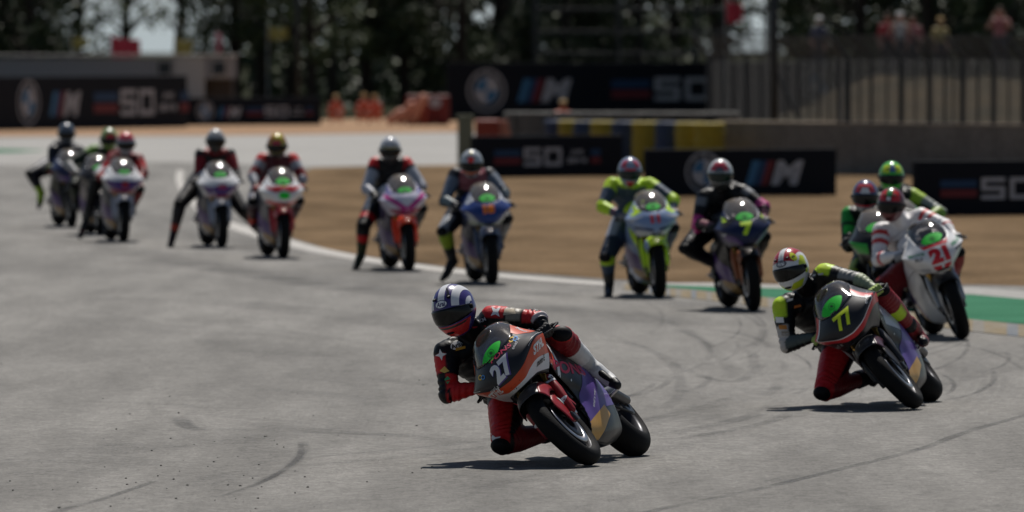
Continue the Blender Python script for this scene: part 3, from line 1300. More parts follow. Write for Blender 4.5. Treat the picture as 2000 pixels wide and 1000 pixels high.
LEAF = leaf_mat((.022, .034, .016), (.07, .09, .032))
LEAF2 = leaf_mat((.045, .065, .024), (.11, .135, .045))
BARK = mat((0.035, 0.027, 0.02), .9, bump=.6, bscale=12, vary=.3, name='bark')


def leaf_cards(b, centres, sizes, n, leaf, rg, m):
    vs, fs = [], []
    k = 0
    for c, s in zip(centres, sizes):
        for _ in range(n):
            d = rg.normal(size=3)
            d /= np.linalg.norm(d)
            r_ = s * rg.random() ** .45
            p = np.array(c) + d * r_ * np.array([1, 1, .75])
            a = rg.normal(size=3)
            a /= np.linalg.norm(a)
            w = np.cross(a, rg.normal(size=3))
            w /= np.linalg.norm(w)
            L_ = leaf * rg.uniform(.6, 1.4)
            vs += [p - a * L_ * .5, p + w * L_ * .32, p + a * L_ * .5, p - w * L_ * .32]
            fs.append((k, k + 1, k + 2, k + 3))
            k += 4
    b.add(vs, fs, m, False)


def make_tree_meshes(seed, H_, zlow, m, spread=1.0, dens=1.0):
    rg = np.random.default_rng(seed)
    tb = MB()
    pts = [Vector((0, 0, -.05)), Vector((rg.uniform(-.1, .1), 0, H_ * .3)), Vector((rg.uniform(-.3, .3), rg.uniform(-.3, .3), H_ * .65)), Vector((rg.uniform(-.4, .4), 0, H_ * .95))]
    tb.tube(pts, [.24, .19, .12, .04], BARK, 10)
    cen, siz = [], []
    for i in range(26):
        z = rg.uniform(zlow, H_)
        a = rg.uniform(0, 2 * math.pi)
        rr = spread * (2.6 * math.sin(math.pi * min(.97, max(.12, (z - zlow * .5) / (H_ - zlow * .4)))) + .3) * rg.uniform(.35, 1)
        p = Vector((rr * math.cos(a), rr * math.sin(a), z))
        base_z = max(.8, z - rr * .6)
        tb.tube([Vector((0, 0, base_z)), Vector((p.x * .5, p.y * .5, (base_z + z) / 2 + .1)), p], [.07, .045, .02], BARK, 6)
        cen.append(tuple(p))
        siz.append(rg.uniform(.55, 1.15))
    cb = MB()
    leaf_cards(cb, cen, siz, int(190 * dens), .2, rg, m)
    o1 = tb.build('trunk')
    o2 = cb.build('crown')
    r_ = (o1.data, o2.data)
    bpy.data.objects.remove(o1)
    bpy.data.objects.remove(o2)
    return r_


TV = [make_tree_meshes(1, 9, 1.9, LEAF, 1.0, 1.25), make_tree_meshes(2, 8, 2.4, LEAF2, .9, .6), make_tree_meshes(3, 10, 1.3, LEAF, 1.1, 1.5), make_tree_meshes(4, 8, 3.3, LEAF2, .8, .3)]


def tree(px, d, v, rz, label, s=1.0):
    root = empty('tree', loc=foot(px, d))
    root.rotation_euler = (0, 0, rz)
    root.scale = (s, s, s)
    tag(root, label, 'tree', 'trees behind the track')
    for nm, me in zip(('trunk', 'crown'), TV[v]):
        c = bpy.data.objects.new(nm, me)
        COL.objects.link(c)
        c.parent = root


TL = {0: 'dark tree with a dense crown', 1: 'mid green tree with a loose crown', 2: 'very dark tree with low branches', 3: 'thin light green tree with gaps in its crown'}
spots = [(-90, 318, 2, 'at the far left edge'), (0, 322, 0, 'behind the left part of the low building'), (60, 316, 0, 'left of the large red flag'), (150, 325, 1, 'just left of the gap of bright sky'), (460, 320, 0, 'right of the low building'), (610, 318, 1, 'right of the slim black pole'), (715, 325, 0, 'above the pair of orange marshals'), (250, 352, 3, 'behind the large red flag'), (352, 345, 3, 'behind the yellow flag'),
         (510, 335, 1, 'above the low distant board'), (566, 330, 3, 'beside the pale yellow flag'), (650, 352, 3, 'above the orange marshal on the left'), (790, 326, 0, 'above the sloping orange cushions'), (850, 330, 2, 'above the dark red air fence'),
         (905, 322, 2, 'left of the roundel of the long board'), (965, 335, 0, 'above the roundel of the long board'), (1030, 345, 2, 'behind the left upright of the scaffold'), (1100, 340, 2, 'above the M stripes of the long board'),
         (1180, 345, 0, 'behind the second upright of the scaffold'), (1250, 342, 2, 'above the stripes of the long board'), (1320, 355, 1, 'behind the right half of the scaffold'), (1405, 352, 3, 'left of the rightmost red flag'),
         (1585, 352, 3, 'right of the tall black pole'), (1680, 300, 2, 'left of the group of spectators'), (1745, 305, 2, 'directly behind the spectators'), (1815, 296, 2, 'right of the main group of spectators'),
         (1890, 302, 0, 'above the catch fence'), (1965, 298, 2, 'near the right edge'), (2055, 300, 2, 'at the far right edge')]
for i, (px, d, v, wh) in enumerate(spots):
    tree(px, d, v, i * 1.3, TL[v] + ' ' + wh, random.uniform(.92, 1.1))

# wood further off that reads as one mass
b = MB()
rg = np.random.default_rng(11)
cen, siz = [], []
for i in range(420):
    px = rg.uniform(470, 1430) if i % 2 else rg.uniform(1545, 2150)
    if i % 12 == 0:
        px = rg.uniform(-80, 60)
    d = rg.uniform(365, 400)
    p = foot(px, d)
    zz = rg.uniform(.2, 6.0)
    if 560 < px < 720 and i % 3:
        zz = rg.uniform(0, 1.9)
    cen.append((p.x, p.y, zz))
    siz.append(rg.uniform(.8, 1.5))
leaf_cards(b, cen, siz, 70, .42, rg, LEAF)
for i in range(46):
    p = foot(rg.uniform(-80, 2100), rg.uniform(360, 398))
    if 120 < p.x / p.y * FPX + 1000 < 440 or 1440 < p.x / p.y * FPX + 1000 < 1530:
        continue
    b.tube([p, p + Vector((rg.uniform(-.3, .3), 0, 7))], [.16, .1], BARK, 7)
tag(b.build('far_wood'), 'dark wood filling the background beyond the trackside trees', 'wood', kind='stuff')
b = MB()
p = foot(581, 305)
b.tube([p, p + Vector((0, 0, 7))], [.11, .09], POST, 10, cap=False)
b.box(p + Vector((0, 0, .05)), (.4, .4, .1), CONC, None, .01)
tag(b.build('lamp_pole'), 'slim black pole in front of the trees above the low distant board', 'pole')
# ================================================================== MOTORCYCLES
# bike frame: x forward, y to the bike's left, z up, origin on the ground midway between the wheels
GRIP_L = Vector((0.43, 0.265, 0.842))
PEG_L = Vector((-0.27, 0.20, 0.36))

NOSE = [
    [(.86, 0, .895), (.845, .08, .90), (.785, .135, .918), (.71, .155, .955), (.60, .160, 1.005)],
    [(.905, 0, .85), (.888, .090, .853), (.82, .165, .872), (.735, .198, .895), (.58, .208, .925)],
    [(.936, 0, .795), (.915, .105, .80), (.845, .200, .822), (.752, .250, .845), (.57, .262, .852)],
    [(.948, 0, .75), (.925, .108, .757), (.848, .205, .798), (.755, .262, .826), (.57, .274, .832)],
    [(.948, 0, .705), (.925, .090, .712), (.845, .168, .745), (.755, .222, .765), (.56, .238, .762)],
    [(.925, 0, .662), (.905, .068, .666), (.835, .122, .690), (.745, .165, .70), (.56, .195, .69)],
    [(.88, 0, .632), (.865, .045, .634), (.80, .080, .64), (.72, .105, .645), (.56, .135, .63)],
]
WSCR = [
    [(.862, 0, .897), (.847, .08, .902), (.772, .145, .922), (.64, .18, .952)],
    [(.80, 0, .965), (.785, .075, .965), (.72, .135, .97), (.60, .17, .985)],
    [(.72, 0, 1.035), (.708, .07, 1.03), (.655, .125, 1.022), (.56, .158, 1.015)],
    [(.62, 0, 1.085), (.612, .065, 1.08), (.57, .115, 1.062), (.50, .145, 1.035)],
    [(.53, 0, 1.105), (.525, .06, 1.10), (.49, .108, 1.08), (.44, .135, 1.05)],
]
SIDE = [
    [(.53, .16, .965), (.38, .175, .94), (.20, .185, .88), (.03, .17, .81), (-.10, .15, .75)],
    [(.58, .20, .83), (.40, .205, .80), (.20, .207, .74), (.0, .20, .68), (-.16, .18, .62)],
    [(.58, .195, .72), (.40, .195, .68), (.20, .205, .61), (-.02, .205, .54), (-.20, .185, .49)],
    [(.46, .145, .60), (.34, .16, .56), (.17, .18, .49), (-.03, .19, .43), (-.22, .175, .38)],
    [(.30, .115, .48), (.22, .13, .44), (.12, .15, .38), (-.05, .16, .33), (-.24, .15, .29)],
    [(.28, .09, .34), (.20, .10, .31), (.10, .115, .27), (-.06, .125, .23), (-.26, .115, .21)],
    [(.30, .05, .23), (.20, .06, .20), (.10, .07, .17), (-.06, .075, .15), (-.28, .07, .15)],
    [(.31, .0, .18), (.20, .0, .15), (.10, .0, .13), (-.06, .0, .12), (-.28, .0, .13)],
]
TANK = [
    [(.40, 0, .93), (.22, 0, 1.0), (.05, 0, 1.0), (-.10, 0, .93), (-.20, 0, .84)],
    [(.40, .09, .925), (.22, .11, .985), (.05, .11, .985), (-.10, .09, .915), (-.20, .07, .835)],
    [(.39, .17, .90), (.22, .19, .93), (.05, .18, .92), (-.10, .13, .86), (-.20, .095, .80)],
    [(.37, .19, .84), (.22, .205, .85), (.05, .19, .83), (-.10, .15, .78), (-.20, .11, .74)],
]
TAIL = [
    [(-.20, 0, .80), (-.40, 0, .83), (-.52, 0, .93), (-.70, 0, .975), (-.92, 0, .985)],
    [(-.20, .10, .795), (-.40, .12, .82), (-.52, .09, .915), (-.70, .075, .965), (-.92, .045, .975)],
    [(-.20, .15, .76), (-.40, .16, .78), (-.54, .14, .84), (-.72, .11, .90), (-.92, .06, .945)],
    [(-.22, .12, .68), (-.42, .13, .71), (-.56, .11, .76), (-.72, .08, .83), (-.88, .04, .90)],
]
FENDER = []
for k_ in range(9):
    a_ = R(50 + k_ * 14)
    rr_ = .335
    row_ = []
    for y_, dr_ in ((0, 0), (.05, -.006), (.085, -.03), (.10, -.07), (.105, -.12)):
        row_.append((.72 + (rr_ + dr_) * math.cos(a_), y_, .30 + (rr_ + dr_) * math.sin(a_)))
    FENDER.append(row_)


def tyre_prof(R_, a, rim, w):
    p = []
    for i in range(15):
        t = -1 + 2 * i / 14
        ang = t * R(86)
        p.append((R_ - a + a * math.cos(ang), w * math.sin(ang) / math.sin(R(86))))
    p.append((rim, w * .8))
    p.append((rim - .012, w * .66))
    p.append((rim - .012, -w * .66))
    p.append((rim, -w * .8))
    return p


def wheel(root, name, c, R_, a, w, rimw, M, rimcol, drive=False):
    b = MB()
    rim = .222
    b.lathe([(.03, -rimw * .55), (.045, -rimw * .5), (.045, rimw * .5), (.03, rimw * .55), (.012, rimw * .55), (.012, -rimw * .55)], c, DMETAL, 20)
    for i in range(5):
        for s in (-1, 1):
            t = 2 * math.pi * i / 5 + .2
            t2 = t + s * .2
            p0 = Vector(c) + Vector((math.cos(t) * .03, 0, math.sin(t) * .03))
            p1 = Vector(c) + Vector((math.cos(t + s * .05) * .12, 0, math.sin(t + s * .05) * .12))
            p2 = Vector(c) + Vector((math.cos(t2) * (rim - .006), 0, math.sin(t2) * (rim - .006)))
            b.tube([p0, p1, p2], [.013, .011, .010], rimcol, 6)
    b.xform(M)
    wo = b.build(name, root)
    b = MB()
    b.lathe([(rim, -rimw), (rim - .006, -rimw), (rim - .02, -rimw * .8), (rim - .028, 0), (rim - .02, rimw * .8), (rim - .006, rimw), (rim, rimw), (rim - .012, 0)], c, rimcol, 40)
    b.xform(M)
    b.build('rim', wo)
    b = MB()
    b.lathe(tyre_prof(R_, a, .218, w), c, RUBBER, 56)
    b.xform(M)
    b.build('tyre', wo)
    for s in ((-1, 1) if not drive else (-1,)):
        b = MB()
        rd = .165 if not drive else .11
        b.lathe([(rd, -.0025), (rd, .0025), (rd - .04, .0025), (rd - .04, -.0025)], (c[0], c[1] + s * (rimw + .004), c[2]), METAL, 36)
        b.lathe([(rd - .045, -.004), (rd - .045, .004), (.05, .004), (.05, -.004)], (c[0], c[1] + s * (rimw + .004), c[2]), DMETAL, 18)
        b.xform(M)
        b.build('brake_disc', wo)
    return wo


EYE_G = flat((0.02, 0.56, 0.04))
EYE_D = flat((0.008, 0.10, 0.02))
_bvh_cache = {}


def build_bike(cfg):
    hd = R(-90 + cfg['heading'])
    lean = R(cfg['lean'])
    A_ = .07
    c = gnd(*cfg['contact'])
    M = Matrix.Translation((c.x, c.y, A_)) @ Matrix.Rotation(hd, 4, 'Z') @ Matrix.Rotation(lean, 4, 'X') @ Matrix.Translation((-.72, 0, -A_))
    root = empty('racing_motorcycle', M)
    tag(root, cfg['label'], 'motorcycle', 'racing motorcycles')
    I = Matrix.Identity(4)
    steer = R(cfg.get('steer', 0))
    ax = Vector((-math.sin(R(23)), 0, math.cos(R(23))))
    S = Matrix.Translation((.52, 0, .80)) @ Matrix.Rotation(steer, 4, ax) @ Matrix.Translation((-.52, 0, -.80))
    rimc = cfg.get('rim', DMETAL)
    wheel(root, 'front_wheel', (.72, 0, .30), .30, .062, .060, .045, S, rimc)
    wheel(root, 'rear_wheel', (-.72, 0, .325), .325, .098, .096, .078, I, rimc, True)
    f_c = cfg['fender']
    b = MB()
    b.sheet(surf(mirror_rows(FENDER), 18, 24), f_c, .003)
    if cfg.get('fender2') is not None:
        for s in (-1, 1):
            g = surf([[(x, y * s, z) for x, y, z in r[2:]] for r in FENDER], 6, 24)
            g = np.array(g)
            g[..., 1] += s * .003
            b.sheet(g, cfg['fender2'], .002)
    for s in (-1, 1):   # fork covers that carry the mudguard
        b.sheet(surf([[(.66, s * .092, .52), (.78, s * .088, .49), (.82, s * .084, .42)], [(.62, s * .105, .42), (.74, s * .102, .38), (.80, s * .09, .34)], [(.63, s * .102, .30), (.72, s * .10, .27), (.78, s * .09, .27)]], 8, 8), cfg.get('forkcover', f_c), .004)
    for s in (-1, 1):
        b.tube([(.575, s * .112, .60), (.63, s * .118, .50), (.70, s * .116, .34)], [.026, .032, .022], cfg.get('forkcover', f_c), 12)
    if cfg.get('badge'):
        TF = mb_bvh(b)
        for s in (-1, 1):
            project(b, TF, ell_art((.60, .585), .034, .026), (0, s * 2, 0), (1, 0, 0), (0, 0, 1), (0, -s, 0), WH, .003, .012)
            project(b, TF, text_art('hp', (.60, .585), .03, 0, 1, .02, .1, s > 0), (0, s * 2, 0), (1, 0, 0), (0, 0, 1), (0, -s, 0), BLK, .0045, .012)
            project(b, TF, poly_art([(.70 + .03 * math.cos(R(60 * i)) * (1 if i % 2 else .45), .43 + .04 * math.sin(R(60 * i)) * (1 if i % 2 else .45)) for i in range(6)]), (0, s * 2, 0), (1, 0, 0), (0, 0, 1), (0, -s, 0), WH, .003, .012)
    b.xform(S)
    b.build('front_mudguard', root)
    for s in (-1, 1):
        b = MB()
        b.tube([(.70, s * .098, .33), (.607, s * .098, .55)], [.024, .022], DMETAL, 12)
        b.tube([(.607, s * .098, .55), (.55, s * .098, .69)], .020, GOLD, 12)
        b.tube([(.55, s * .098, .69), (.445, s * .098, .94)], .027, DMETAL, 12)
        b.box((.715, s * .098, .30), (.06, .035, .07), DMETAL, None, .008)
        b.xform(S)
        leg = b.build('fork_leg', root)
        b = MB()
        b.box((.615, s * .085, .375), (.055, .05, .12), METAL, Matrix.Rotation(R(-25), 4, 'Y'), .01)
        b.tube([(.60, s * .095, .40), (.56, s * .08, .55), (.50, s * .05, .75)], .006, BLACK, 6)
        b.xform(S)
        b.build('brake_caliper', leg)
    b = MB()
    b.box((.55, 0, .70), (.06, .23, .035), DMETAL, Matrix.Rotation(R(23), 4, 'Y'), .008)
    b.box((.44, 0, .93), (.06, .24, .03), DMETAL, Matrix.Rotation(R(23), 4, 'Y'), .008)
    b.tube([(.56, 0, .68), (.44, 0, .94)], .03, DMETAL, 10)
    b.box((.60, 0, .98), (.02, .12, .07), BLACK, Matrix.Rotation(R(-35), 4, 'Y'), .006)
    b.xform(S)
    b.build('steering_head', root)
    for s in (-1, 1):
        b = MB()
        g = Vector((GRIP_L.x, s * GRIP_L.y, GRIP_L.z))
        inn = Vector((.50, s * .10, .865))
        b.tube([inn, g + Vector((.012, -s * .08, .004))], .012, DMETAL, 8)
        b.xform(S)
        hb = b.build('handlebar', root)
        b = MB()
        d = (g - inn).normalized()
        b.tube([g - d * .065, g + d * .065], .0175, BLACK, 10)
        b.xform(S)
        b.build('grip', hb)
        b = MB()
        b.tube([g - d * .09 + Vector((.05, 0, -.01)), g + Vector((.075, 0, -.02)), g + d * .07 + Vector((.062, 0, -.022))], [.008, .006, .005], DMETAL, 8)
        b.box(g - d * .10 + Vector((.03, 0, 0)), (.06, .03, .03), DMETAL, None, .006)
        b.xform(S)
        b.build('brake_lever', hb)
        b = MB()
        b.tube([g + d * .075, g + d * .10 + Vector((.03, 0, -.005)), g + d * .08 + Vector((.10, 0, -.02))], [.009, .009, .006], BLACK, 8)
        b.xform(S)
        b.build('lever_guard', hb)
    # inner structure: battery, frame, swingarm
    b = MB()
    b.box((.03, 0, .58), (.42, .20, .40), CARBON, None, .04)
    b.box((.04, 0, .29), (.38, .11, .20), CARBON, None, .03)
    b.box((.30, 0, .57), (.05, .19, .26), DMETAL, Matrix.Rotation(R(-8), 4, 'Y'), .006)
    for k in range(12):
        b.box((.328, 0, .46 + k * .02), (.008, .17, .004), BLACK, Matrix.Rotation(R(-8), 4, 'Y'))
    b.build('battery_case', root)
    b = MB()
    for s in (-1, 1):
        b.tube([(.42, s * .06, .80), (.20, s * .13, .72), (-.20, s * .12, .50), (-.22, s * .11, .36)], [.03, .033, .033, .03], DMETAL, 8)
        b.tube([(-.10, s * .13, .62), (-.50, s * .10, .77), (-.75, s * .05, .88)], .015, DMETAL, 8)
    b.build('frame', root)
    b = MB()
    for s in (-1, 1):
        b.tube([(-.22, s * .12, .40), (-.45, s * .145, .40), (-.72, s * .135, .325), (-.80, s * .13, .325)], [.035, .042, .034, .02], METAL if cfg.get('swing_light') else DMETAL, 10)
    b.tube([(-.30, -.13, .40), (-.30, .13, .40)], .045, DMETAL, 10)
    b.tube([(-.72, -.15, .325), (-.72, .15, .325)], .02, METAL, 10)
    sw = b.build('swingarm', root)
    b = MB()
    for z0, z1 in ((.325 + .085, .45), (.325 - .085, .36)):
        b.tube([(-.72, .115, z0), (-.30, .105, z1)], .009, BLACK, 6)
    b.lathe([(.10, -.004), (.10, .004), (.04, .004), (.04, -.004)], (-.72, .115, .325), DMETAL, 30)
    b.build('chain', sw)
    b = MB()
    rows = []
    for k in range(8):
        a = R(38 + k * 16)
        rows.append([(-.72 + (.355 + q) * math.cos(a), y, .325 + (.355 + q) * math.sin(a)) for y, q in ((0, 0), (.06, -.008), (.10, -.04), (.115, -.09))])
    b.sheet(surf(mirror_rows(rows), 14, 16), CARBON, .003)
    b.build('rear_mudguard', root)
    b = MB()
    b.tube([(-.22, 0, .62), (-.34, 0, .42)], [.03, .03], GOLD, 10)
    for k in range(7):
        q = Vector((-.225 - .017 * k, 0, .60 - .026 * k))
        b.lathe([(.05, -.006), (.05, .006), (.036, .006), (.036, -.006)], q, RF if False else DMETAL, 18, 'z')
    b.build('rear_shock', root)
    for s in (-1, 1):
        b = MB()
        P = Vector((PEG_L.x, s * PEG_L.y, PEG_L.z))
        b.tube([P + Vector((0, -s * .06, 0)), P + Vector((0, s * .05, 0))], .011, METAL, 8)
        b.box(P + Vector((-.01, -s * .07, .02)), (.11, .012, .13), DMETAL, None, .004)
        b.build('footpeg', root)
    # tank, seat, tail
    b = MB()
    gt = surf(mirror_rows(TANK), 18, 18)
    b.sheet(gt, cfg['tank'], .004)
    b.build('tank_cover', root)
    b = MB()
    gs = surf(mirror_rows(TAIL), 18, 20)
    b.sheet(gs, cfg['tail'], .004)
    b.build('tail_unit', root)
    b = MB()
    b.sheet(surf(mirror_rows([[(-.20, 0, .815), (-.40, 0, .845), (-.49, 0, .90)], [(-.20, .09, .81), (-.40, .10, .838), (-.49, .08, .89)], [(-.20, .12, .79), (-.40, .135, .815), (-.49, .11, .86)]]), 14, 12), BLACK, .02)
    b.build('seat', root)
    # nose
    N = MB()
    N.sheet(surf(mirror_rows(NOSE), 33, 25), cfg['nose'], .004)
    T = mb_bvh(N)
    for it in cfg.get('front', []):
        kind, art, m = it[0], it[1], it[2]
        off = it[3] if len(it) > 3 else .0015
        L_ = it[4] if len(it) > 4 else .02
        arts = [art] if kind != 'sym' else [art, (art[0] * np.array([-1, 1]), art[1])]
        for a in arts:
            project(N, T, a, (2, 0, 0), (0, 1, 0), (0, 0, 1), (-1, 0, 0), m, off, L_, .08)
    G_ = surf(mirror_rows(NOSE), 65, 49)
    du_, dv_ = np.gradient(G_, axis=1), np.gradient(G_, axis=0)
    N_ = np.cross(du_, dv_)
    N_ /= np.linalg.norm(N_, axis=2, keepdims=True) + 1e-9
    if N_[20, 32, 0] < 0:
        N_ = -N_
    for pts, m, off in cfg.get('nuv', []):      # artwork that follows the panel lines: (across 0..1, down 0..1), both sides
        for sg in (-1, 1):
            V_, F_ = refine(np.array(pts, float), [tuple(range(len(pts)))], .045)
            out = []
            for a_, c_ in V_:
                uu, vv = (a_ * sg * .5 + .5) * 64, c_ * 48
                i0, j0 = min(63, max(0, int(uu))), min(47, max(0, int(vv)))
                fu, fv = uu - i0, vv - j0
                w4 = ((1 - fv) * (1 - fu), (1 - fv) * fu, fv * (1 - fu), fv * fu)
                q4 = ((j0, i0), (j0, i0 + 1), (j0 + 1, i0), (j0 + 1, i0 + 1))
                out.append(sum(w * G_[q] for w, q in zip(w4, q4)) + off * sum(w * N_[q] for w, q in zip(w4, q4)))
            N.add(out, [f_ if sg > 0 else f_[::-1] for f_ in F_], m)
    for it in cfg.get('noseside', []):
        for s in (-1, 1):
            sx = 1
            art = it[0](s) if callable(it[0]) else it[0]
            if art is None:
                continue
            project(N, T, art, (0, s * 2, 0), (1, 0, 0), (0, 0, 1), (0, -s, 0), it[1], it[2] if len(it) > 2 else .0015, .02)
    # air intakes
    project(N, T, poly_art([(-.07, .648), (.07, .648), (.05, .672), (-.05, .672)]), (2, 0, 0), (0, 1, 0), (0, 0, 1), (-1, 0, 0), BLACK, .0018)
    N.build('nose_fairing', root)
    # windscreen
    W = MB()
    W.sheet(surf(mirror_rows(WSCR), 25, 17), SCREEN if cfg.get('rim') is not None or cfg['nose'] is WH and cfg['lean'] > 15 else SCREEN_PALE, .003)
    TW = mb_bvh(W)
    eye = cfg.get('eye', (0, .935, .085, .043, 0))
    for art, m, off in ((ell_art(eye[:2], eye[2], eye[3], eye[4], 28, .35), EYE_G, .002), (ring_art(eye[:2], .022, .025, 24), EYE_D, .0032),
                        (ell_art(eye[:2], .008, .014, 40), EYE_D, .0032), (ell_art((eye[0], eye[1]), .014, .003, 20), EYE_D, .0034)):
        if off > .003 and eye[4]:
            pass
        project(W, TW if True else T, art, (2, 0, 0), (0, 1, 0), (0, 0, 1), (-1, 0, 0), m, off, .018)
    if cfg.get('eye_on_nose', True):
        b2 = MB()
        project(b2, T, ell_art(eye[:2], eye[2], eye[3], eye[4], 28, .35), (2, 0, 0), (0, 1, 0), (0, 0, 1), (-1, 0, 0), EYE_G, .003, .018)
        if b2.v:
            o_ = len(W.v)
            W.add(b2.v, b2.f, EYE_G)
    W.build('windscreen', root)
    # side fairings
    for s in (-1, 1):
        b = MB()
        ctrl = [[(x, y * s, z) for x, y, z in r] for r in SIDE]
        b.sheet(surf(ctrl, 25, 31), cfg['side'], .004)
        TS = mb_bvh(b)
        for it in cfg.get('sides', []):
            art = it[0](s) if callable(it[0]) else it[0]
            project(b, TS, art, (0, s * 2, 0), (1, 0, 0), (0, 0, 1), (0, -s, 0), it[1], it[2] if len(it) > 2 else .0015, .025)
        for (qx, qz) in ((.50, .90), (.30, .86), (.10, .78), (.52, .66), (.30, .53), (.22, .40), (-.12, .60), (-.15, .42), (.05, .22)):
            project(b, TS, ell_art((qx, qz), .007, .007, 0, 8), (0, s * 2, 0), (1, 0, 0), (0, 0, 1), (0, -s, 0), METAL, .002)
        project(b, TS, pl((.56, .705), (.30, .655), (.0, .575), (.0, .571), (.30, .650), (.56, .70)), (0, s * 2, 0), (1, 0, 0), (0, 0, 1), (0, -s, 0), BLACK, .0012)
        b.build('side_fairing', root)
    return root, M, c


# side-view text: on the left side (s=1) the viewer sees +x to the ... mirrored, so flip the letters there
def stext(t, c, h, ang=0, sx=1.0, bold=.02, shear=0.0):
    def f(s):
        if s > 0:
            return text_art(t, c, h, ang, sx, bold, shear, mirror=True)
        return text_art(t, c, h, ang, sx, bold, shear)
    return f


WH = paint((.68, .68, .69))
LG = paint((.42, .44, .48))
PUR = paint((.075, .035, .17))
PURB = paint((.11, .065, .26))
REDP = paint((.52, .025, .03))
ORP = paint((.56, .07, .022))
FLO = paint((.50, .72, .03))
NAV = paint((.012, .018, .06))
GRY = paint((.020, .0205, .024))
BLK = paint((.012, .012, .014))
BLUEP = paint((.02, .045, .18))
LBL = paint((.22, .30, .48))
GOLDP = paint((.55, .30, .07))
SILV = mat((.30, .31, .33), .35, .4, .5, vary=.05, name='silver_paint')
GRNP = paint((.04, .35, .05))
FORG = paint((.8, .06, .02))
MAG = paint((.4, .03, .2))


def pl(*p):
    return poly_art(p)


def FT(t, c, h, m, ang=0, sx=1.0, bold=.03, shear=0.0, off=.003):
    return ('f', text_art(t, c, h, ang, sx, bold, shear), m, off, .02)


# shared layouts
def gold_purple(extra=()):
    return [(pl((-.02, .66), (.25, .43), (.40, .22), (0, .30), (-.34, .30), (-.34, .66)), PUR, .003), (pl((.40, .24), (.0, .315), (-.04, .25), (.33, .10)), paint((.32, .18, .05)), .0045)] + list(extra)


def wide_v(m, z0=.64, z1=.74, t=.06):
    return ('sym', pl((0, z0), (.30, z1), (.30, z1 + t), (.0, z0 + t)), m)


BIKES = {}
# rider 27
BIKES['27'] = dict(badge=True, contact=(1148, 911), heading=-13, lean=43, steer=-3, fender=paint((.03, .03, .033)), fender2=paint((.26, .015, .02)), forkcover=paint((.26, .015, .02)), nose=GRY, side=GRY, tank=GRY, tail=WH, rim=DMETAL,
    eye=(.0, .925, .088, .038, 14), swing_light=False,
    label='black and orange racing motorcycle numbered 27 leaning far over in the foreground',
    nuv=[([(0, .67), (.35, .63), (.62, .54), (1, .50), (1, .76), (.6, .80), (.3, .85), (0, .86)], ORP, .0016), ([(0, .86), (.3, .85), (.6, .80), (1, .76), (1, .95), (.6, .97), (0, .97)], WH, .0014),
         ([(.72, 0), (1, 0), (1, .28), (.88, .26), (.72, .10)], ORP, .0018), ([(.5, .485), (.75, .45), (1, .44), (1, .455), (.75, .465), (.5, .50)], WH, .0018)],
    front=[
           FT('27', (.0, .795), .118, WH, 2, .95, .05, .12, .0042), FT('27', (.006, .791), .126, PURB, 2, .95, .05, .12, .0030),
           FT('STIHL', (-.145, .722), .040, WH, -13, 1.0, .05, .1),
           FT('PONS', (.05, .882), .028, flat((.5, .03, .09)), 0, 1.7, .02, .1), 
           FT('enel x', (-.12, .742), .02, WH, -12, 1.1, .0), FT('enel x', (.155, .865), .02, WH, 30, 1.0, .0),
           ('f', ring_art((-.15, .86), .010, .017, 16), flat((.7, .45, .05)), .003), ('f', ring_art((-.13, .845), .009, .015, 16), flat((.05, .25, .6)), .0032),
           ('f', ring_art((.145, .905), .010, .017, 16), flat((.7, .45, .05)), .003), ('f', ring_art((.165, .893), .009, .015, 16), flat((.05, .25, .6)), .0032)],
    noseside=[
              (lambda s: stext('STIHL', (.72, .775), .050, -9, 1.15, .05, .1)(s) if s > 0 else None, WH, .0036), (lambda s: stext('moto E', (.70, .70), .030, -6, 1.0, .03, .1)(s) if s > 0 else None, BLK, .0042), (stext('STIHL', (.63, .93), .028, -60, 1.0, .04, .1), WH, .0036)],
    sides=[(pl((.60, .60), (.47, .60), (.40, .78), (.40, .9), (.46, .9), (.60, .80)), ORP), (pl((.46, .56), (.42, .56), (.36, .82), (.39, .88), (.40, .78)), WH, .002),
           (pl((-.02, .66), (.25, .43), (.40, .22), (0, .30), (-.34, .30), (-.34, .66)), PURB, .0026), (pl((.40, .24), (.0, .315), (-.04, .25), (.33, .10)), GOLDP, .003),
           (stext('PONS', (.27, .60), .078, 13, 1.75, .03, .1), flat((.55, .04, .09)), .003), (stext('racing', (.12, .53), .02, 13, 1.2, .01, .1), LG, .003),
           (stext('FP', (.50, .76), .055, -50, .9, .04, .1), flat((.6, .32, .12)), .003), (ring_art((.50, .66), .035, .048, 20), flat((.45, .02, .04)), .0026),
           (stext('enel x way', (.10, .375), .030, -40, 1.0, .01), WH, .003)])
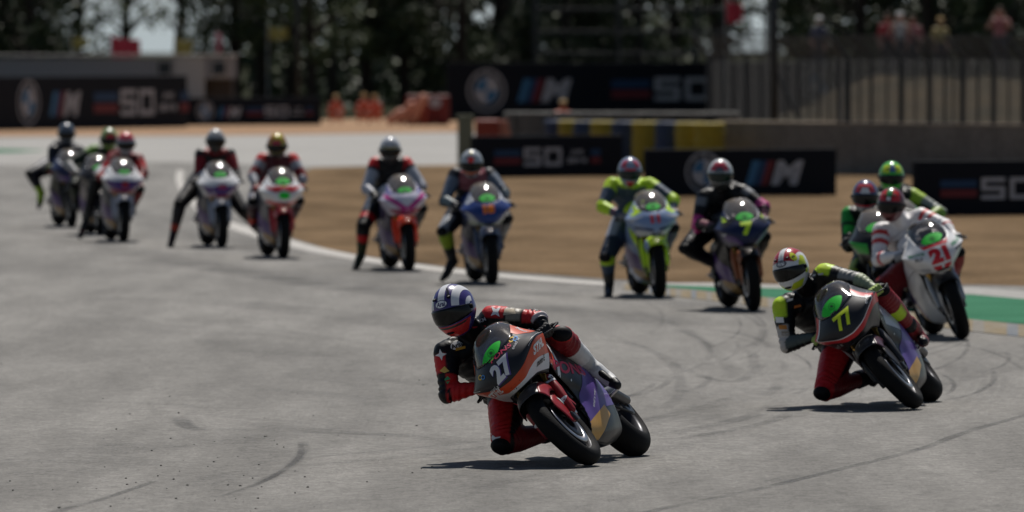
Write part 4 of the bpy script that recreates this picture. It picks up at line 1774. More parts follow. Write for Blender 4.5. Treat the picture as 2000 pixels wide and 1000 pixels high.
BIKES['77'] = dict(contact=(1783, 800), heading=-8, lean=40, steer=-3, fender=paint((.03, .03, .033)), fender2=paint((.06, .02, .03)), nose=GRY, side=GRY, tank=GRY, tail=GRY, rim=DMETAL,
    eye=(-.01, .945, .10, .05, 8), label='dark grey and red racing motorcycle with a yellow number 77',
    nuv=[([(0, .70), (.35, .64), (.7, .54), (1, .50), (1, .64), (.7, .68), (.35, .78), (0, .82)], REDP, .0016), ([(0, .675), (.35, .615), (.7, .515), (.7, .54), (.35, .64), (0, .70)], WH, .0018),
         ([(.60, 0), (.80, 0), (.76, .25), (.80, .50), (.70, .52), (.62, .25)], REDP, .002), ([(.54, 0), (.60, 0), (.62, .25), (.70, .50), (.66, .52), (.57, .25)], WH, .0022)],
    front=[
           FT('77', (.01, .815), .112, flat((.62, .75, .03)), 0, 1.0, .04, .12, .004), FT('enel x', (-.17, .70), .026, WH, -10, 1.1, .0), FT('enel x', (.22, .84), .026, WH, 55, 1.0, .0)],
    sides=[(pl((.46, .80), (.42, .62), (.05, .50), (-.1, .50), (-.02, .70), (.2, .86)), LG), (pl((.12, .83), (-.02, .76), (-.10, .55), (.05, .60)), paint((.45, .06, .12)), .0022),
           (pl((-.02, .66), (.25, .43), (.40, .22), (0, .30), (-.34, .30), (-.34, .66)), PURB, .0026), (pl((.40, .24), (.0, .315), (-.04, .25), (.33, .10)), GOLDP, .003),
           (stext('DYNAVOLT', (.27, .70), .042, 30, .9, .03, .1), WH, .003), (stext('OK', (.03, .68), .06, 45, 1, .03), WH, .0034)])
BIKES['21'] = dict(contact=(1878, 663), heading=7, lean=19, steer=0, fender=CARBON, forkcover=SILV, nose=WH, side=WH, tank=WH, tail=WH, eye=(0, .935, .10, .045, 5),
    label='white racing motorcycle with a red number 21 at the right',
    front=[('sym', pl((0, .87), (.11, .865), (.13, .905), (0, .905)), paint((.5, .02, .03))), FT('21', (0, .79), .135, paint((.55, .02, .03)), 0, 1.2, .08, 0, .0044), ('sym', pl((.012, .665), (.07, .668), (.085, .705), (.012, .70)), paint((.5, .02, .03)), .003),
           FT('MOTOE', (-.18, .84), .025, flat((.02, .2, .08)), -5, 1.1), FT('ELF', (-.175, .80), .028, flat((.1, .1, .12)), -5, 1.2), FT('FELO', (.19, .85), .03, flat((.03, .25, .12)), 20, 1.2), FT('GRESINI', (.20, .80), .02, GRY, 18, 1.0),
           ('sym', pl((.10, .655), (.26, .72), (.27, .745), (.1, .69)), LG)],
    sides=[(pl((-.02, .70), (-.24, .66), (-.32, .20), (-.06, .20)), PURB), (pl((-.12, .36), (-.3, .36), (-.34, .14), (-.16, .14)), GOLDP, .0024)])
BIKES['7'] = dict(contact=(1471, 608), heading=8, lean=7, fender=BLK, fender2=paint((.25, .08, .03)), forkcover=paint((.3, .1, .04)), nose=NAV, side=BLK, tank=BLK, tail=BLK, eye=(0, .925, .085, .045, 0),
    label='dark blue and purple racing motorcycle with a yellow number 7',
    front=[('sym', pl((.05, .66), (.28, .73), (.28, .80), (.12, .74)), PUR), ('sym', pl((.12, .89), (.20, .84), (.28, .88), (.2, .98)), GRY, .002), FT('7', (0, .815), .13, flat((.55, .75, .03)), 0, 1.3, .07, 0, .003),
           ('sym', pl((.20, .76), (.28, .76), (.28, .785), (.20, .785)), LG, .003), ('sym', pl((.17, .90), (.20, .89), (.22, .96), (.19, .97)), FLO, .003)],
    sides=gold_purple())
BIKES['11'] = dict(contact=(1287, 582), heading=7, lean=5, fender=FLO, fender2=LBL, nose=LBL, side=FLO, tank=FLO, tail=LBL, eye=(0, .94, .075, .035, 0),
    label='light blue and fluorescent yellow racing motorcycle with a red number 11',
    front=[('sym', pl((.12, .90), (.20, .86), (.28, .86), (.26, .99), (.13, .99)), FLO), ('sym', pl((.03, .69), (.28, .75), (.28, .765), (.03, .715)), NAV, .002), ('sym', pl((0, .65), (.1, .64), (.28, .69), (.28, .73), (0, .675)), LG),
           FT('11', (0, .815), .085, flat((.6, .05, .06)), 0, 1.3, .08, 0, .003), ('sym', pl((.10, .86), (.22, .80), (.27, .80), (.27, .84), (.2, .84)), LG, .002)],
    sides=[(pl((.36, .9), (.18, .84), (-.02, .50), (-.36, .16), (.45, .12), (.35, .45)), LBL)] + gold_purple())
BIKES['18'] = dict(contact=(960, 556), heading=7, lean=4, fender=paint((.08, .10, .16)), nose=BLUEP, side=paint((.05, .055, .08)), tank=BLUEP, tail=GRY, eye=(0, .935, .085, .045, 0),
    label='blue and silver racing motorcycle with an orange number 18',
    front=[('sym', pl((.14, .92), (.21, .88), (.25, .92), (.21, .99), (.15, .99)), LG), ('sym', pl((.1, .67), (.28, .72), (.28, .83), (.19, .78)), LG), ('sym', pl((0, .645), (.12, .65), (.28, .70), (.28, .73), (.1, .68)), paint((.3, .36, .25)), .002),
           FT('18', (0, .82), .095, flat((.85, .2, .02)), 0, 1.25, .09, 0, .003)],
    sides=gold_purple())
BIKES['f'] = dict(contact=(798, 529), heading=9, lean=4, fender=FORG, nose=paint((.50, .49, .60)), side=paint((.07, .06, .11)), tank=WH, tail=WH, eye=(0, .925, .08, .035, 0),
    label='lilac and white racing motorcycle with a bright red mudguard',
    front=[('sym', pl((.0, .70), (.05, .70), (.22, .84), (.28, .90), (.28, .94), (.19, .88), (.0, .735)), MAG), ('sym', pl((0, .645), (.10, .65), (.2, .72), (.1, .72), (0, .69)), paint((.25, .02, .08)), .002),
           ('sym', pl((.10, .90), (.2, .89), (.2, .99), (.12, .99)), paint((.16, .14, .38))), FT('70', (0, .80), .07, WH, 0, 1.3, .06, 0, .003)],
    sides=gold_purple())
BIKES['e'] = dict(contact=(553, 505), heading=9, lean=1, fender=paint((.42, .03, .04)), fender2=paint((.5, .1, .1)), nose=WH, side=paint((.16, .155, .17)), tank=REDP, tail=REDP, eye=(0, .93, .085, .05, 0),
    label='white and red racing motorcycle with two green marks on its nose, ridden elbows out',
    front=[('sym', pl((0, .64), (.12, .65), (.28, .71), (.28, .75), (.1, .69), (0, .68)), REDP), ('sym', pl((.03, .84), (.20, .88), (.20, .855), (.10, .80), (.03, .82)), REDP, .002), ('f', ell_art((0, .765), .07, .045), EYE_G, .003),
           ('sym', pl((.0, .83), (.1, .86), (.14, .88), (0, .88)), REDP, .002)],
    sides=gold_purple())
BIKES['d'] = dict(contact=(433, 484), heading=9, lean=2, fender=paint((.32, .35, .42)), nose=WH, side=paint((.10, .10, .115)), tank=WH, tail=WH, eye=(0, .93, .075, .04, 0),
    label='white and purple racing motorcycle of the rider with both legs stretched out',
    front=[('sym', pl((0, .66), (.12, .665), (.28, .74), (.30, .82), (.13, .78), (0, .80)), PUR), ('sym', pl((0, .63), (.16, .645), (.24, .69), (.1, .675), (0, .675)), paint((.25, .02, .05)), .002), FT('40', (0, .78), .07, paint((.4, .03, .08)), 0, 1.3, .04, 0, .003)],
    sides=gold_purple())
BIKES['c'] = dict(contact=(241, 473), heading=9, lean=0, fender=paint((.36, .38, .44)), nose=WH, side=paint((.10, .10, .115)), tank=WH, tail=WH, eye=(0, .915, .075, .035, 0),
    label='white and purple racing motorcycle with a grey mudguard behind on the left',
    front=[('sym', pl((0, .68), (.12, .685), (.30, .78), (.30, .86), (.16, .80), (0, .80)), PUR), ('sym', pl((0, .63), (.2, .645), (.28, .72), (.1, .69), (0, .69)), paint((.25, .02, .05)), .002), ('f', ell_art((0, .76), .05, .05), paint((.3, .02, .04)), .003)],
    sides=gold_purple())
BIKES['b'] = dict(contact=(196, 460), heading=8, lean=2, fender=paint((.2, .2, .22)), nose=GRY, side=paint((.25, .22, .22)), tank=GRY, tail=GRY, eye=(0, .92, .08, .04, 0),
    label='grey racing motorcycle mostly hidden behind the white and purple one on the left', front=[], sides=gold_purple())
BIKES['a'] = dict(contact=(140, 444), heading=10, lean=1, fender=BLK, nose=NAV, side=BLK, tank=NAV, tail=NAV, eye=(0, .92, .08, .04, 0),
    label='dark blue racing motorcycle farthest away at the left, its rider kicking a leg out',
    front=[('sym', pl((.05, .90), (.14, .89), (.2, .96), (.1, .99)), WH), FT('5', (0, .79), .08, paint((.4, .02, .05)), 0, 1.3, .05, 0, .003), ('sym', pl((0, .64), (.2, .66), (.28, .76), (0, .70)), PUR)], sides=gold_purple())
BIKES['k'] = dict(contact=(1742, 640), heading=-3, lean=10, fender=BLK, nose=BLK, side=BLK, tank=BLK, tail=GRNP, eye=(0, .93, .09, .045, 0),
    label='black and green racing motorcycle hidden behind the white number 21', front=[('sym', pl((.1, .7), (.28, .75), (.28, .85), (.1, .8)), GRNP)], sides=gold_purple())
BIKES['j'] = dict(contact=(1800, 609), heading=4, lean=12, fender=BLK, nose=GRNP, side=BLK, tank=BLK, tail=BLK, eye=(0, .93, .09, .045, 0),
    label='green racing motorcycle farthest back in the group at the right, mostly hidden', front=[], sides=gold_purple())
# ================================================================== RIDERS
def voxel_union(mb, voxel, smooth=4, name='body'):
    me = bpy.data.meshes.new('tmp')
    me.from_pydata(mb.v, [], mb.f)
    me.update()
    o = bpy.data.objects.new('tmp', me)
    COL.objects.link(o)
    r = o.modifiers.new('r', 'REMESH')
    r.mode = 'VOXEL'
    r.voxel_size = voxel
    if smooth:
        s = o.modifiers.new('s', 'SMOOTH')
        s.factor = .5
        s.iterations = smooth
    dg = bpy.context.evaluated_depsgraph_get()
    nm = bpy.data.meshes.new_from_object(o.evaluated_get(dg))
    nm.name = name
    bpy.data.objects.remove(o)
    bpy.data.meshes.remove(me)
    nm.polygons.foreach_set('use_smooth', [True] * len(nm.polygons))
    return nm


def leather_mat():
    m, nt, b_ = node_mat('race_leather')
    a = nt.nodes.new('ShaderNodeAttribute')
    a.attribute_name = 'suit'
    tc = nt.nodes.new('ShaderNodeTexCoord')
    n_ = nt.nodes.new('ShaderNodeTexNoise')
    n_.inputs['Scale'].default_value = 28
    n_.inputs['Detail'].default_value = 5
    nt.links.new(tc.outputs['Object'], n_.inputs['Vector'])
    n2 = nt.nodes.new('ShaderNodeTexNoise')
    n2.inputs['Scale'].default_value = 9
    n2.inputs['Detail'].default_value = 3
    n2.inputs['Distortion'].default_value = 1.2
    nt.links.new(tc.outputs['Object'], n2.inputs['Vector'])
    ad = nt.nodes.new('ShaderNodeMath')
    ad.operation = 'ADD'
    nt.links.new(n_.outputs['Fac'], ad.inputs[0])
    nt.links.new(n2.outputs['Fac'], ad.inputs[1])
    bp = nt.nodes.new('ShaderNodeBump')
    bp.inputs['Strength'].default_value = .3
    bp.inputs['Distance'].default_value = .012
    nt.links.new(ad.outputs[0], bp.inputs['Height'])
    nt.links.new(bp.outputs[0], b_.inputs['Normal'])
    nt.links.new(a.outputs['Color'], b_.inputs['Base Color'])
    b_.inputs['Roughness'].default_value = .46
    b_.inputs['Specular IOR Level'].default_value = .22
    return m


LEATHER = leather_mat()


def sstep(a, b, x):
    t = min(1, max(0, (x - a) / (b - a)))
    return t * t * (3 - 2 * t)


BONES = ['torso', 'uarm_L', 'uarm_R', 'farm_L', 'farm_R', 'thigh_L', 'thigh_R', 'shin_L', 'shin_R', 'head', 'foot_L', 'foot_R']


def body_geom(J, k=1.0):
    """J: dict of joints -> closed overlapping pieces, later fused into one surface"""
    b = MB()
    m = BLACK
    pel, neck = J['pelvis'], J['neck']
    sl, sr, hl, hr = J['sh_L'], J['sh_R'], J['hip_L'], J['hip_R']
    back = J['back']            # unit vector pointing out of the rider's back
    mid = (pel + neck) / 2 + back * .05 * k
    # torso as stacked ellipses
    st = []
    for t, w, d in ((-.08, .11, .09), (0, .165, .125), (.25, .155, .12), (.5, .165, .13), (.72, .185, .135), (.88, .165, .115), (1.0, .09, .085)):
        c = pel * (1 - t) ** 2 + mid * 2 * t * (1 - t) + neck * t * t if t >= 0 else pel + (pel - mid) * .12
        lat = (hl - hr).normalized() * (1 - max(0, t)) + (sl - sr).normalized() * max(0, t)
        tk = k * J.get('tk', 1.0)
        st.append((c, lat.normalized(), w * tk, d * tk))
    vs, fs = [], []
    n = 24
    for i, (c, lat, w, d) in enumerate(st):
        ax = (st[min(i + 1, len(st) - 1)][0] - st[max(i - 1, 0)][0]).normalized()
        lat = (lat - ax * lat.dot(ax)).normalized()
        dep = ax.cross(lat)
        for j in range(n):
            a = 2 * math.pi * j / n
            vs.append(c + lat * w * math.cos(a) + dep * d * math.sin(a))
    for i in range(len(st) - 1):
        for j in range(n):
            j2 = (j + 1) % n
            fs.append((i * n + j, i * n + j2, (i + 1) * n + j2, (i + 1) * n + j))
    fs.append(tuple(range(n))[::-1])
    fs.append(tuple((len(st) - 1) * n + j for j in range(n)))
    b.add(vs, fs, m)
    chest = pel * .22 + neck * .78
    for s, sh, el, wr in (('L', sl, J['el_L'], J['wr_L']), ('R', sr, J['el_R'], J['wr_R'])):
        b.tube([chest + back * .02, chest * .45 + sh * .55, sh], [.10 * k, .088 * k, .078 * k], m, 14)
        mu = (sh + el) / 2
        b.tube([sh, sh * .7 + el * .3, mu, sh * .2 + el * .8, el], [.074 * k, .070 * k, .063 * k, .055 * k, .052 * k], m, 14)
        b.tube([el, el * .75 + wr * .25, (el + wr) / 2, wr], [.052 * k, .055 * k, .047 * k, .034 * k], m, 14)
        od = (el - (sh + wr) / 2)
        if od.length > .03:
            od.normalize()
            b.ellipsoid(el + od * .012, (.05 * k, .05 * k, .05 * k), m, nu=14, nv=10)
        b.tube([wr, wr + (wr - el).normalized() * .07], [.032 * k, .036 * k], m, 10)
    for s, hp, kn, an, to in (('L', hl, J['kn_L'], J['an_L'], J['to_L']), ('R', hr, J['kn_R'], J['an_R'], J['to_R'])):
        b.tube([hp - (kn - hp).normalized() * .03, hp * .8 + kn * .2, (hp + kn) / 2, hp * .2 + kn * .8, kn], [.105 * k, .112 * k, .10 * k, .082 * k, .072 * k], m, 16)
        kd = (kn - (hp + an) / 2)
        if kd.length > .03:
            kd.normalize()
            b.ellipsoid(kn + kd * .02, (.06 * k, .06 * k, .06 * k), m, nu=14, nv=10)
        b.tube([kn, kn * .75 + an * .25, kn * .5 + an * .5, an], [.067 * k, .072 * k, .060 * k, .036 * k], m, 14)
        b.tube([an, an * .4 + to * .6, to * .85 + an * .15], [.032, .024, .018], m, 10)
    hd = J['head']
    b.tube([neck - (hd - neck) * .25, hd], [.068 * k, .058 * k], m, 12)
    b.ellipsoid(hd, (.085 * k, .085 * k, .105 * k), m)
    if J.get('hump', True):
        p0 = pel * .30 + neck * .70 + back * (.13 * k)
        p1 = neck + back * (.085 * k) + (neck - pel).normalized() * .02
        b.tube([pel * .55 + neck * .45 + back * .10 * k, p0, p1], [.05 * k, .068 * k, .055 * k], m, 14)
    return b


def seg_info(P, a, b_):
    a, b_ = np.array(a), np.array(b_)
    d = b_ - a
    L2 = (d * d).sum()
    t = np.clip(((P - a) @ d) / L2, 0, 1)
    q = a + t[:, None] * d
    r = P - q
    return t, np.linalg.norm(r, axis=1), r


def build_person(name, J, suit, label, group, voxel=.012, k=1.0, skin_head=None, smooth=4, loc=None, logos=()):
    """suit: (base colour, [rules]); rule = (bones, t0, t1, direction or None, threshold, colour)"""
    base = loc or Vector((J['pelvis'].x, J['pelvis'].y, 0))
    root = empty(name, loc=base)
    tag(root, label, 'person' if name == 'person' else name, group)
    g = body_geom(J, k)
    me = voxel_union(g, voxel * k, smooth, 'body')
    n = len(me.vertices)
    P = np.empty(n * 3)
    me.vertices.foreach_get('co', P)
    P = P.reshape(-1, 3)
    segs = {'torso': (J['pelvis'], J['neck']), 'uarm_L': (J['sh_L'], J['el_L']), 'uarm_R': (J['sh_R'], J['el_R']), 'farm_L': (J['el_L'], J['wr_L']), 'farm_R': (J['el_R'], J['wr_R']),
            'thigh_L': (J['hip_L'], J['kn_L']), 'thigh_R': (J['hip_R'], J['kn_R']), 'shin_L': (J['kn_L'], J['an_L']), 'shin_R': (J['kn_R'], J['an_R']), 'head': (J['neck'] * .3 + J['head'] * .7, J['head']),
            'foot_L': (J['an_L'], J['to_L']), 'foot_R': (J['an_R'], J['to_R'])}
    best = np.full(n, 1e9)
    bi = np.zeros(n, int)
    T = np.zeros(n)
    RR = np.zeros((n, 3))
    for i, nm in enumerate(BONES):
        t, d, r = seg_info(P, *segs[nm])
        d = d - {'torso': .11}.get(nm, .04) * k
        u = d < best
        best[u], bi[u], T[u], RR[u] = d[u], i, t[u], r[u]
    nn = RR / (np.linalg.norm(RR, axis=1, keepdims=True) + 1e-9)
    # creases gathered round elbows, knees, hips and waist
    NR = np.empty(n * 3)
    me.vertices.foreach_get('normal', NR)
    NR = NR.reshape(-1, 3)
    dsp = np.zeros(n)
    ph = np.sin(P[:, 0] * 37 + 1.3) + np.sin(P[:, 2] * 31 + P[:, 1] * 23)
    for nm, ends, wl, amp in (('uarm_L', (0, 1), .036, 1), ('uarm_R', (0, 1), .036, 1), ('farm_L', (1, 0), .033, .9), ('farm_R', (1, 0), .033, .9), ('thigh_L', (1, 1), .045, 1.2), ('thigh_R', (1, 1), .045, 1.2),
                              ('shin_L', (1, 0), .04, 1), ('shin_R', (1, 0), .04, 1), ('torso', (1, 1), .06, 1.3)):
        i = BONES.index(nm)
        Ls = (Vector(segs[nm][1]) - Vector(segs[nm][0])).length
        q = bi == i
        tt = T[q] * Ls
        env = ends[0] * np.exp(-(tt / .10) ** 2) + ends[1] * np.exp(-((Ls - tt) / .10) ** 2) + .35
        dsp[q] = amp * .0036 * env * np.sin(2 * math.pi * tt / wl + ph[q] * 1.6)
    me.vertices.foreach_set('co', (P + NR * dsp[:, None]).ravel())
    colr = np.tile(np.array(lin(suit[0])), (n, 1))
    for bones, t0, t1, dr, th, c in suit[1]:
        if isinstance(bones, str):
            bones = [x for x in BONES if x == bones or x.startswith(bones + '_')]
        w_ = np.isin(bi, [BONES.index(x) for x in bones]).astype(float)
        ln_ = np.array([(Vector(segs[x][1]) - Vector(segs[x][0])).length for x in BONES])[bi]
        e_ = voxel * .9
        if t0 > 0:
            w_ *= np.clip((T - t0) * ln_ / e_ + .5, 0, 1)
        if t1 < 1:
            w_ *= np.clip((t1 - T) * ln_ / e_ + .5, 0, 1)
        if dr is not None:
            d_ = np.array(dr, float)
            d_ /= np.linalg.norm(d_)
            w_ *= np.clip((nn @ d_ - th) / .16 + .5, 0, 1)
        colr = colr * (1 - w_[:, None]) + np.array(lin(c)) * w_[:, None]
    if skin_head is not None:
        colr[bi == BONES.index('head')] = lin(skin_head)
    ca = me.attributes.new('suit', 'FLOAT_COLOR', 'POINT')
    ca.data.foreach_set('color', np.hstack([colr, np.ones((n, 1))]).ravel())
    me.materials.clear()
    me.materials.append(LEATHER)
    if logos:
        bvh = BVHTree.FromPolygons([tuple(p) for p in P], [tuple(q.vertices) for q in me.polygons])
        lb = MB()
        for art, c, m_, off in logos:      # art in metres round a world point, projected along the view of someone ahead of the bike
            project(lb, bvh, art, Vector(c) + Vector((0, -.5, 0)), (1, 0, 0), (0, 0, 1), (0, 1, 0), m_, off, .02)
        if lb.v:
            bm = bmesh.new()
            bm.from_mesh(me)
            lay = bm.verts.layers.float_color['suit'] if 'suit' in bm.verts.layers.float_color else None
            mats = list(lb.mats)
            for m_ in mats:
                me.materials.append(m_)
            base_i = len(bm.verts)
            nv = [bm.verts.new(v) for v in lb.v]
            for f, mi_ in zip(lb.f, lb.m):
                try:
                    q = bm.faces.new([nv[i] for i in f])
                    q.material_index = mi_ + 1
                    q.smooth = True
                except ValueError:
                    pass
            bm.to_mesh(me)
            bm.free()
    me.transform(Matrix.Translation(-base))
    o = bpy.data.objects.new('body', me)
    COL.objects.link(o)
    o.parent = root
    return root, base


def hcol(c):
    return mat(c, .28, 0, .35, vary=.05, name='helmet_paint', spec=.4)


VISOR = mat((.004, .0042, .0045), .16, 0, .0, vary=.2, spec=.3, name='dark_visor')
VTEAL = mat((.004, .014, .013), .14, 0, .0, vary=.2, spec=.4, name='teal_visor')


def helm_pt(az, el, off=0.0, k=1.0):
    """helmet surface in its own frame: x where the face looks, z up"""
    a_, e_ = R(az), R(el)
    d = Vector((math.cos(e_) * math.cos(a_), math.cos(e_) * math.sin(a_), math.sin(e_)))
    fr = max(0, d.x)
    ax = .150 if d.x > 0 else .155
    r = 1 / math.sqrt((d.x / ax) ** 2 + (d.y / .124) ** 2 + (d.z / .156) ** 2)
    p = d * (r + off)
    if el < -8:                                           # chin bar pushed forward, sides drawn in
        q = sstep(-8, -45, el) if False else sstep(8, 45, -el)
        p.x += .022 * q * fr
        p.y *= 1 - .12 * q
    if d.x < 0 and el > 5:                                # small spoiler line behind
        p.x -= .012 * sstep(5, 25, el) * (1 - sstep(35, 60, el)) * (-d.x)
    p.z = max(p.z, -.142 - .03 * fr)
    return p * k


def crown(y0, y1, p0=24, p1=150):
    """stripe of even width running over the crown (sideways offset, angle / 100)"""
    return (np.array([(y0, p0 / 100), (y1, p0 / 100), (y1, p1 / 100), (y0, p1 / 100)]), [(0, 1, 2, 3)], 'crown')


def helm_map(mb, art, m, off, L, k=1.0, F=None):
    cr = len(art) > 2
    V, Fc = refine(art[0], art[1], .07 if cr else L)
    if cr:
        V = [(y, R(p_ * 100)) for y, p_ in V]
        D = [(math.sqrt(1 - y * y) * math.cos(p_), y, math.sqrt(1 - y * y) * math.sin(p_)) for y, p_ in V]
        V = [(math.degrees(math.atan2(d[1], d[0])), math.degrees(math.asin(d[2]))) for d in D]
    vs = [F @ helm_pt(x, y, off, k) for x, y in V]
    c = F @ Vector((0, 0, 0))
    fs = []
    for q in Fc:
        a, b_, c_ = [vs[i] for i in q]
        fs.append(q if (b_ - a).cross(c_ - a).dot((a + b_ + c_) / 3 - c) > 0 else q[::-1])
    mb.add(vs, fs, m)


def helmet(root, base, head, face, up, spec, k=1.0, hi=False):
    face = face.normalized()
    y = up.cross(face).normalized()
    z = face.cross(y)
    F = Matrix(((face.x, y.x, z.x, head.x - base.x), (face.y, y.y, z.y, head.y - base.y), (face.z, y.z, z.z, head.z - base.z), (0, 0, 0, 1)))
    b = MB()
    NU, NV = (72, 44) if hi else (40, 24)
    vs, fs = [], []
    for i in range(NV + 1):
        e = -90 + 180 * i / NV
        for j in range(NU):
            vs.append(F @ helm_pt(360 * j / NU, max(-89.9, min(89.9, e)), 0, k))
    for i in range(NV):
        for j in range(NU):
            j2 = (j + 1) % NU
            fs.append((i * NU + j, i * NU + j2, (i + 1) * NU + j2, (i + 1) * NU + j))
    b.add(vs, fs, hcol(spec['base']))
    for art, m, off in spec.get('art', []):
        helm_map(b, art, m, off, 7, k, F)
    ho = b.build('helmet', root)
    b = MB()
    # visor: closed shell over the eye port
    lo = lambda az: -19 + 7 * (abs(az) / 80) ** 2
    hi_ = lambda az: 19 - 9 * (abs(az) / 80) ** 2
    g = []
    for i in range(9):
        g.append([tuple(helm_pt(az, lo(az) + (hi_(az) - lo(az)) * i / 8, .0045, k)) for az in np.linspace(-80, 80, 33)])
    v_ = MB()
    v_.sheet(g, spec.get('visor', VISOR), .003)
    v_.xform(F)
    vo = v_.build('visor', ho)
    b = MB()
    # eye-port seal, vents, chin vent, screws
    for s in (-1, 1):
        b.ellipsoid(helm_pt(s * 82, 2, .006, k), (.016, .008, .016), DARK, nu=12, nv=8)
        b.ellipsoid(helm_pt(s * 26, 44, .004, k), (.022, .010, .008), DARK, nu=12, nv=8)
    b.ellipsoid(helm_pt(0, -40, .004, k), (.008, .03, .008), DARK, nu=12, nv=8)
    b.xform(F)
    b.build('vent', ho)
    return ho


def glove(root, base, wr, el, grip, axis, fwd, col1, col2, voxel=.0045, thumb_side=1):
    """closed hand on a handlebar: palm behind the grip, four fingers over the front, thumb under"""
    b = MB()
    axis = axis.normalized()
    f = (fwd - axis * fwd.dot(axis)).normalized()
    up = f.cross(axis)
    if up.z < 0:
        up = -up
    r = .017
    cen = grip
    kn = [cen - f * .012 + up * (r + .018) + axis * q for q in (-.034, -.012, .011, .032)]
    pc = cen - f * (r + .018) - up * .002
    pdir = (wr - pc)
    if pdir.length > .075:
        wr2 = pc + pdir.normalized() * .075
    else:
        wr2 = wr
    for i, q in enumerate(kn):
        b.tube([wr2 + axis * (-.018 + .012 * i), pc + axis * (-.030 + .020 * i), q], [.020, .019, .0135], BLACK, 8)
    lens = (1.0, 1.1, 1.04, .88)
    for i, q in enumerate(kn):
        s = lens[i]
        o_ = axis * (-.034 + .0225 * i)
        p1 = q
        p2 = cen + o_ + f * (r + .016) * (.9 + .1 * s) + up * (r + .006)
        p3 = cen + o_ + f * (r + .020) - up * (.012 * s)
        p4 = cen + o_ + f * (r - .006) - up * (r + .012) * (.8 + .25 * s)
        b.tube([p1, p2, p3, p4], [.0125, .0115, .0105, .009], BLACK, 8)
    t0 = pc + axis * (-.040 * thumb_side) - up * .01
    b.tube([wr2 + axis * (-.02 * thumb_side), t0, cen - up * (r + .012) + axis * (-.042 * thumb_side) - f * .004, cen - up * (r + .004) + axis * (-.030 * thumb_side) + f * .022], [.018, .016, .012, .010], BLACK, 8)
    d = (el - wr).normalized()
    b.tube([wr2, wr + d * .01, wr + d * .06, wr + d * .11], [.028, .036, .045, .050], BLACK, 14)
    me = voxel_union(b, voxel, 2, 'glove')
    n = len(me.vertices)
    P = np.empty(n * 3)
    me.vertices.foreach_get('co', P)
    P = P.reshape(-1, 3)
    t = (P - np.array(wr)) @ np.array(d)
    colr = np.tile(np.array(lin(col1)), (n, 1))
    msk = (t > .015) & (t < .075)
    colr[msk] = lin(col2)
    kk = np.zeros(n, bool)
    for q in kn:
        kk |= np.linalg.norm(P - np.array(q + up * .006), axis=1) < .014
    colr[kk] = lin(col2)
    ca = me.attributes.new('suit', 'FLOAT_COLOR', 'POINT')
    ca.data.foreach_set('color', np.hstack([colr, np.ones((n, 1))]).ravel())
    me.materials.clear()
    me.materials.append(LEATHER)
    me.transform(Matrix.Translation(-base))
    o = bpy.data.objects.new('glove', me)
    COL.objects.link(o)
    o.parent = root


def open_hand(root, base, wr, d, side, up, col, voxel=.006):
    b = MB()
    d = d.normalized()
    side = (side - d * side.dot(d)).normalized()
    for i, q in enumerate((-.032, -.011, .011, .030)):
        L_ = (.075, .085, .08, .062)[i]
        p0 = wr + d * .02 + side * q * .6
        p1 = wr + d * .09 + side * q
        p2 = p1 + d * L_ * .5 - up * .01
        p3 = p1 + d * L_ * .9 - up * .035
        b.tube([p0, p1], [.022, .017], BLACK, 8)
        b.tube([p1, p2, p3], [.012, .011, .009], BLACK, 8)
    b.tube([wr + side * -.02 + d * .02, wr + side * -.055 + d * .06, wr + side * -.062 + d * .10], [.017, .013, .010], BLACK, 8)
    me = voxel_union(b, voxel, 2, 'glove')
    n = len(me.vertices)
    ca = me.attributes.new('suit', 'FLOAT_COLOR', 'POINT')
    ca.data.foreach_set('color', np.hstack([np.tile(np.array(lin(col)), (n, 1)), np.ones((n, 1))]).ravel())
    me.materials.clear()
    me.materials.append(LEATHER)
    me.transform(Matrix.Translation(-base))
    o = bpy.data.objects.new('hand', me)
    COL.objects.link(o)
    o.parent = root


def boot(root, base, kn, an, to, col1, col2, voxel=.007):
    b = MB()
    sh = (kn - an).normalized()
    fd = (to - an)
    L_ = fd.length
    fd.normalize()
    heel = an - fd * .035 - sh * .045
    ball = an + fd * L_ * .66 - sh * .045
    tip = to - sh * .03
    b.tube([an + sh * .20, an + sh * .12, an + sh * .04, an], [.068, .065, .056, .052], BLACK, 14)
    b.tube([an, heel], [.052, .042], BLACK, 12)
    b.tube([heel, an + fd * .05 - sh * .035, ball, tip], [.040, .046, .045, .031], BLACK, 12)
    b.tube([an + fd * .01, an + fd * .07 - sh * .01, ball], [.050, .050, .040], BLACK, 12)
    me = voxel_union(b, voxel, 2, 'boot')
    n = len(me.vertices)
    P = np.empty(n * 3)
    me.vertices.foreach_get('co', P)
    P = P.reshape(-1, 3)
    t = (P - np.array(an)) @ np.array(sh)
    u = (P - np.array(an)) @ np.array(fd)
    colr = np.tile(np.array(lin(col1)), (n, 1))
    ns = -(sh - fd * sh.dot(fd))
    ns.normalize()
    colr[((P - np.array(an)) @ np.array(ns) > .062) & (t < .02)] = (.012, .012, .013)
    colr[(t > .035) & (t < .12)] = lin(col2)
    colr[(u > L_ * .82)] = (.015, .015, .016)
    ca = me.attributes.new('suit', 'FLOAT_COLOR', 'POINT')
    ca.data.foreach_set('color', np.hstack([colr, np.ones((n, 1))]).ravel())
    me.materials.clear()
    me.materials.append(LEATHER)
    me.transform(Matrix.Translation(-base))
    o = bpy.data.objects.new('boot', me)
    COL.objects.link(o)
    o.parent = root


def puck(root, base, kn, hp, an, col):
    kd = (kn - (hp + an) / 2)
    kd.normalize()
    b = MB()
    q = kd.to_track_quat('Z', 'Y').to_matrix()
    b.ellipsoid(kn + kd * .078 - base, (.058, .046, .026), col, q, 16, 10)
    b.ellipsoid(kn + kd * .068 - base, (.068, .055, .022), DARK, q, 16, 10)
    b.build('knee_slider', root)


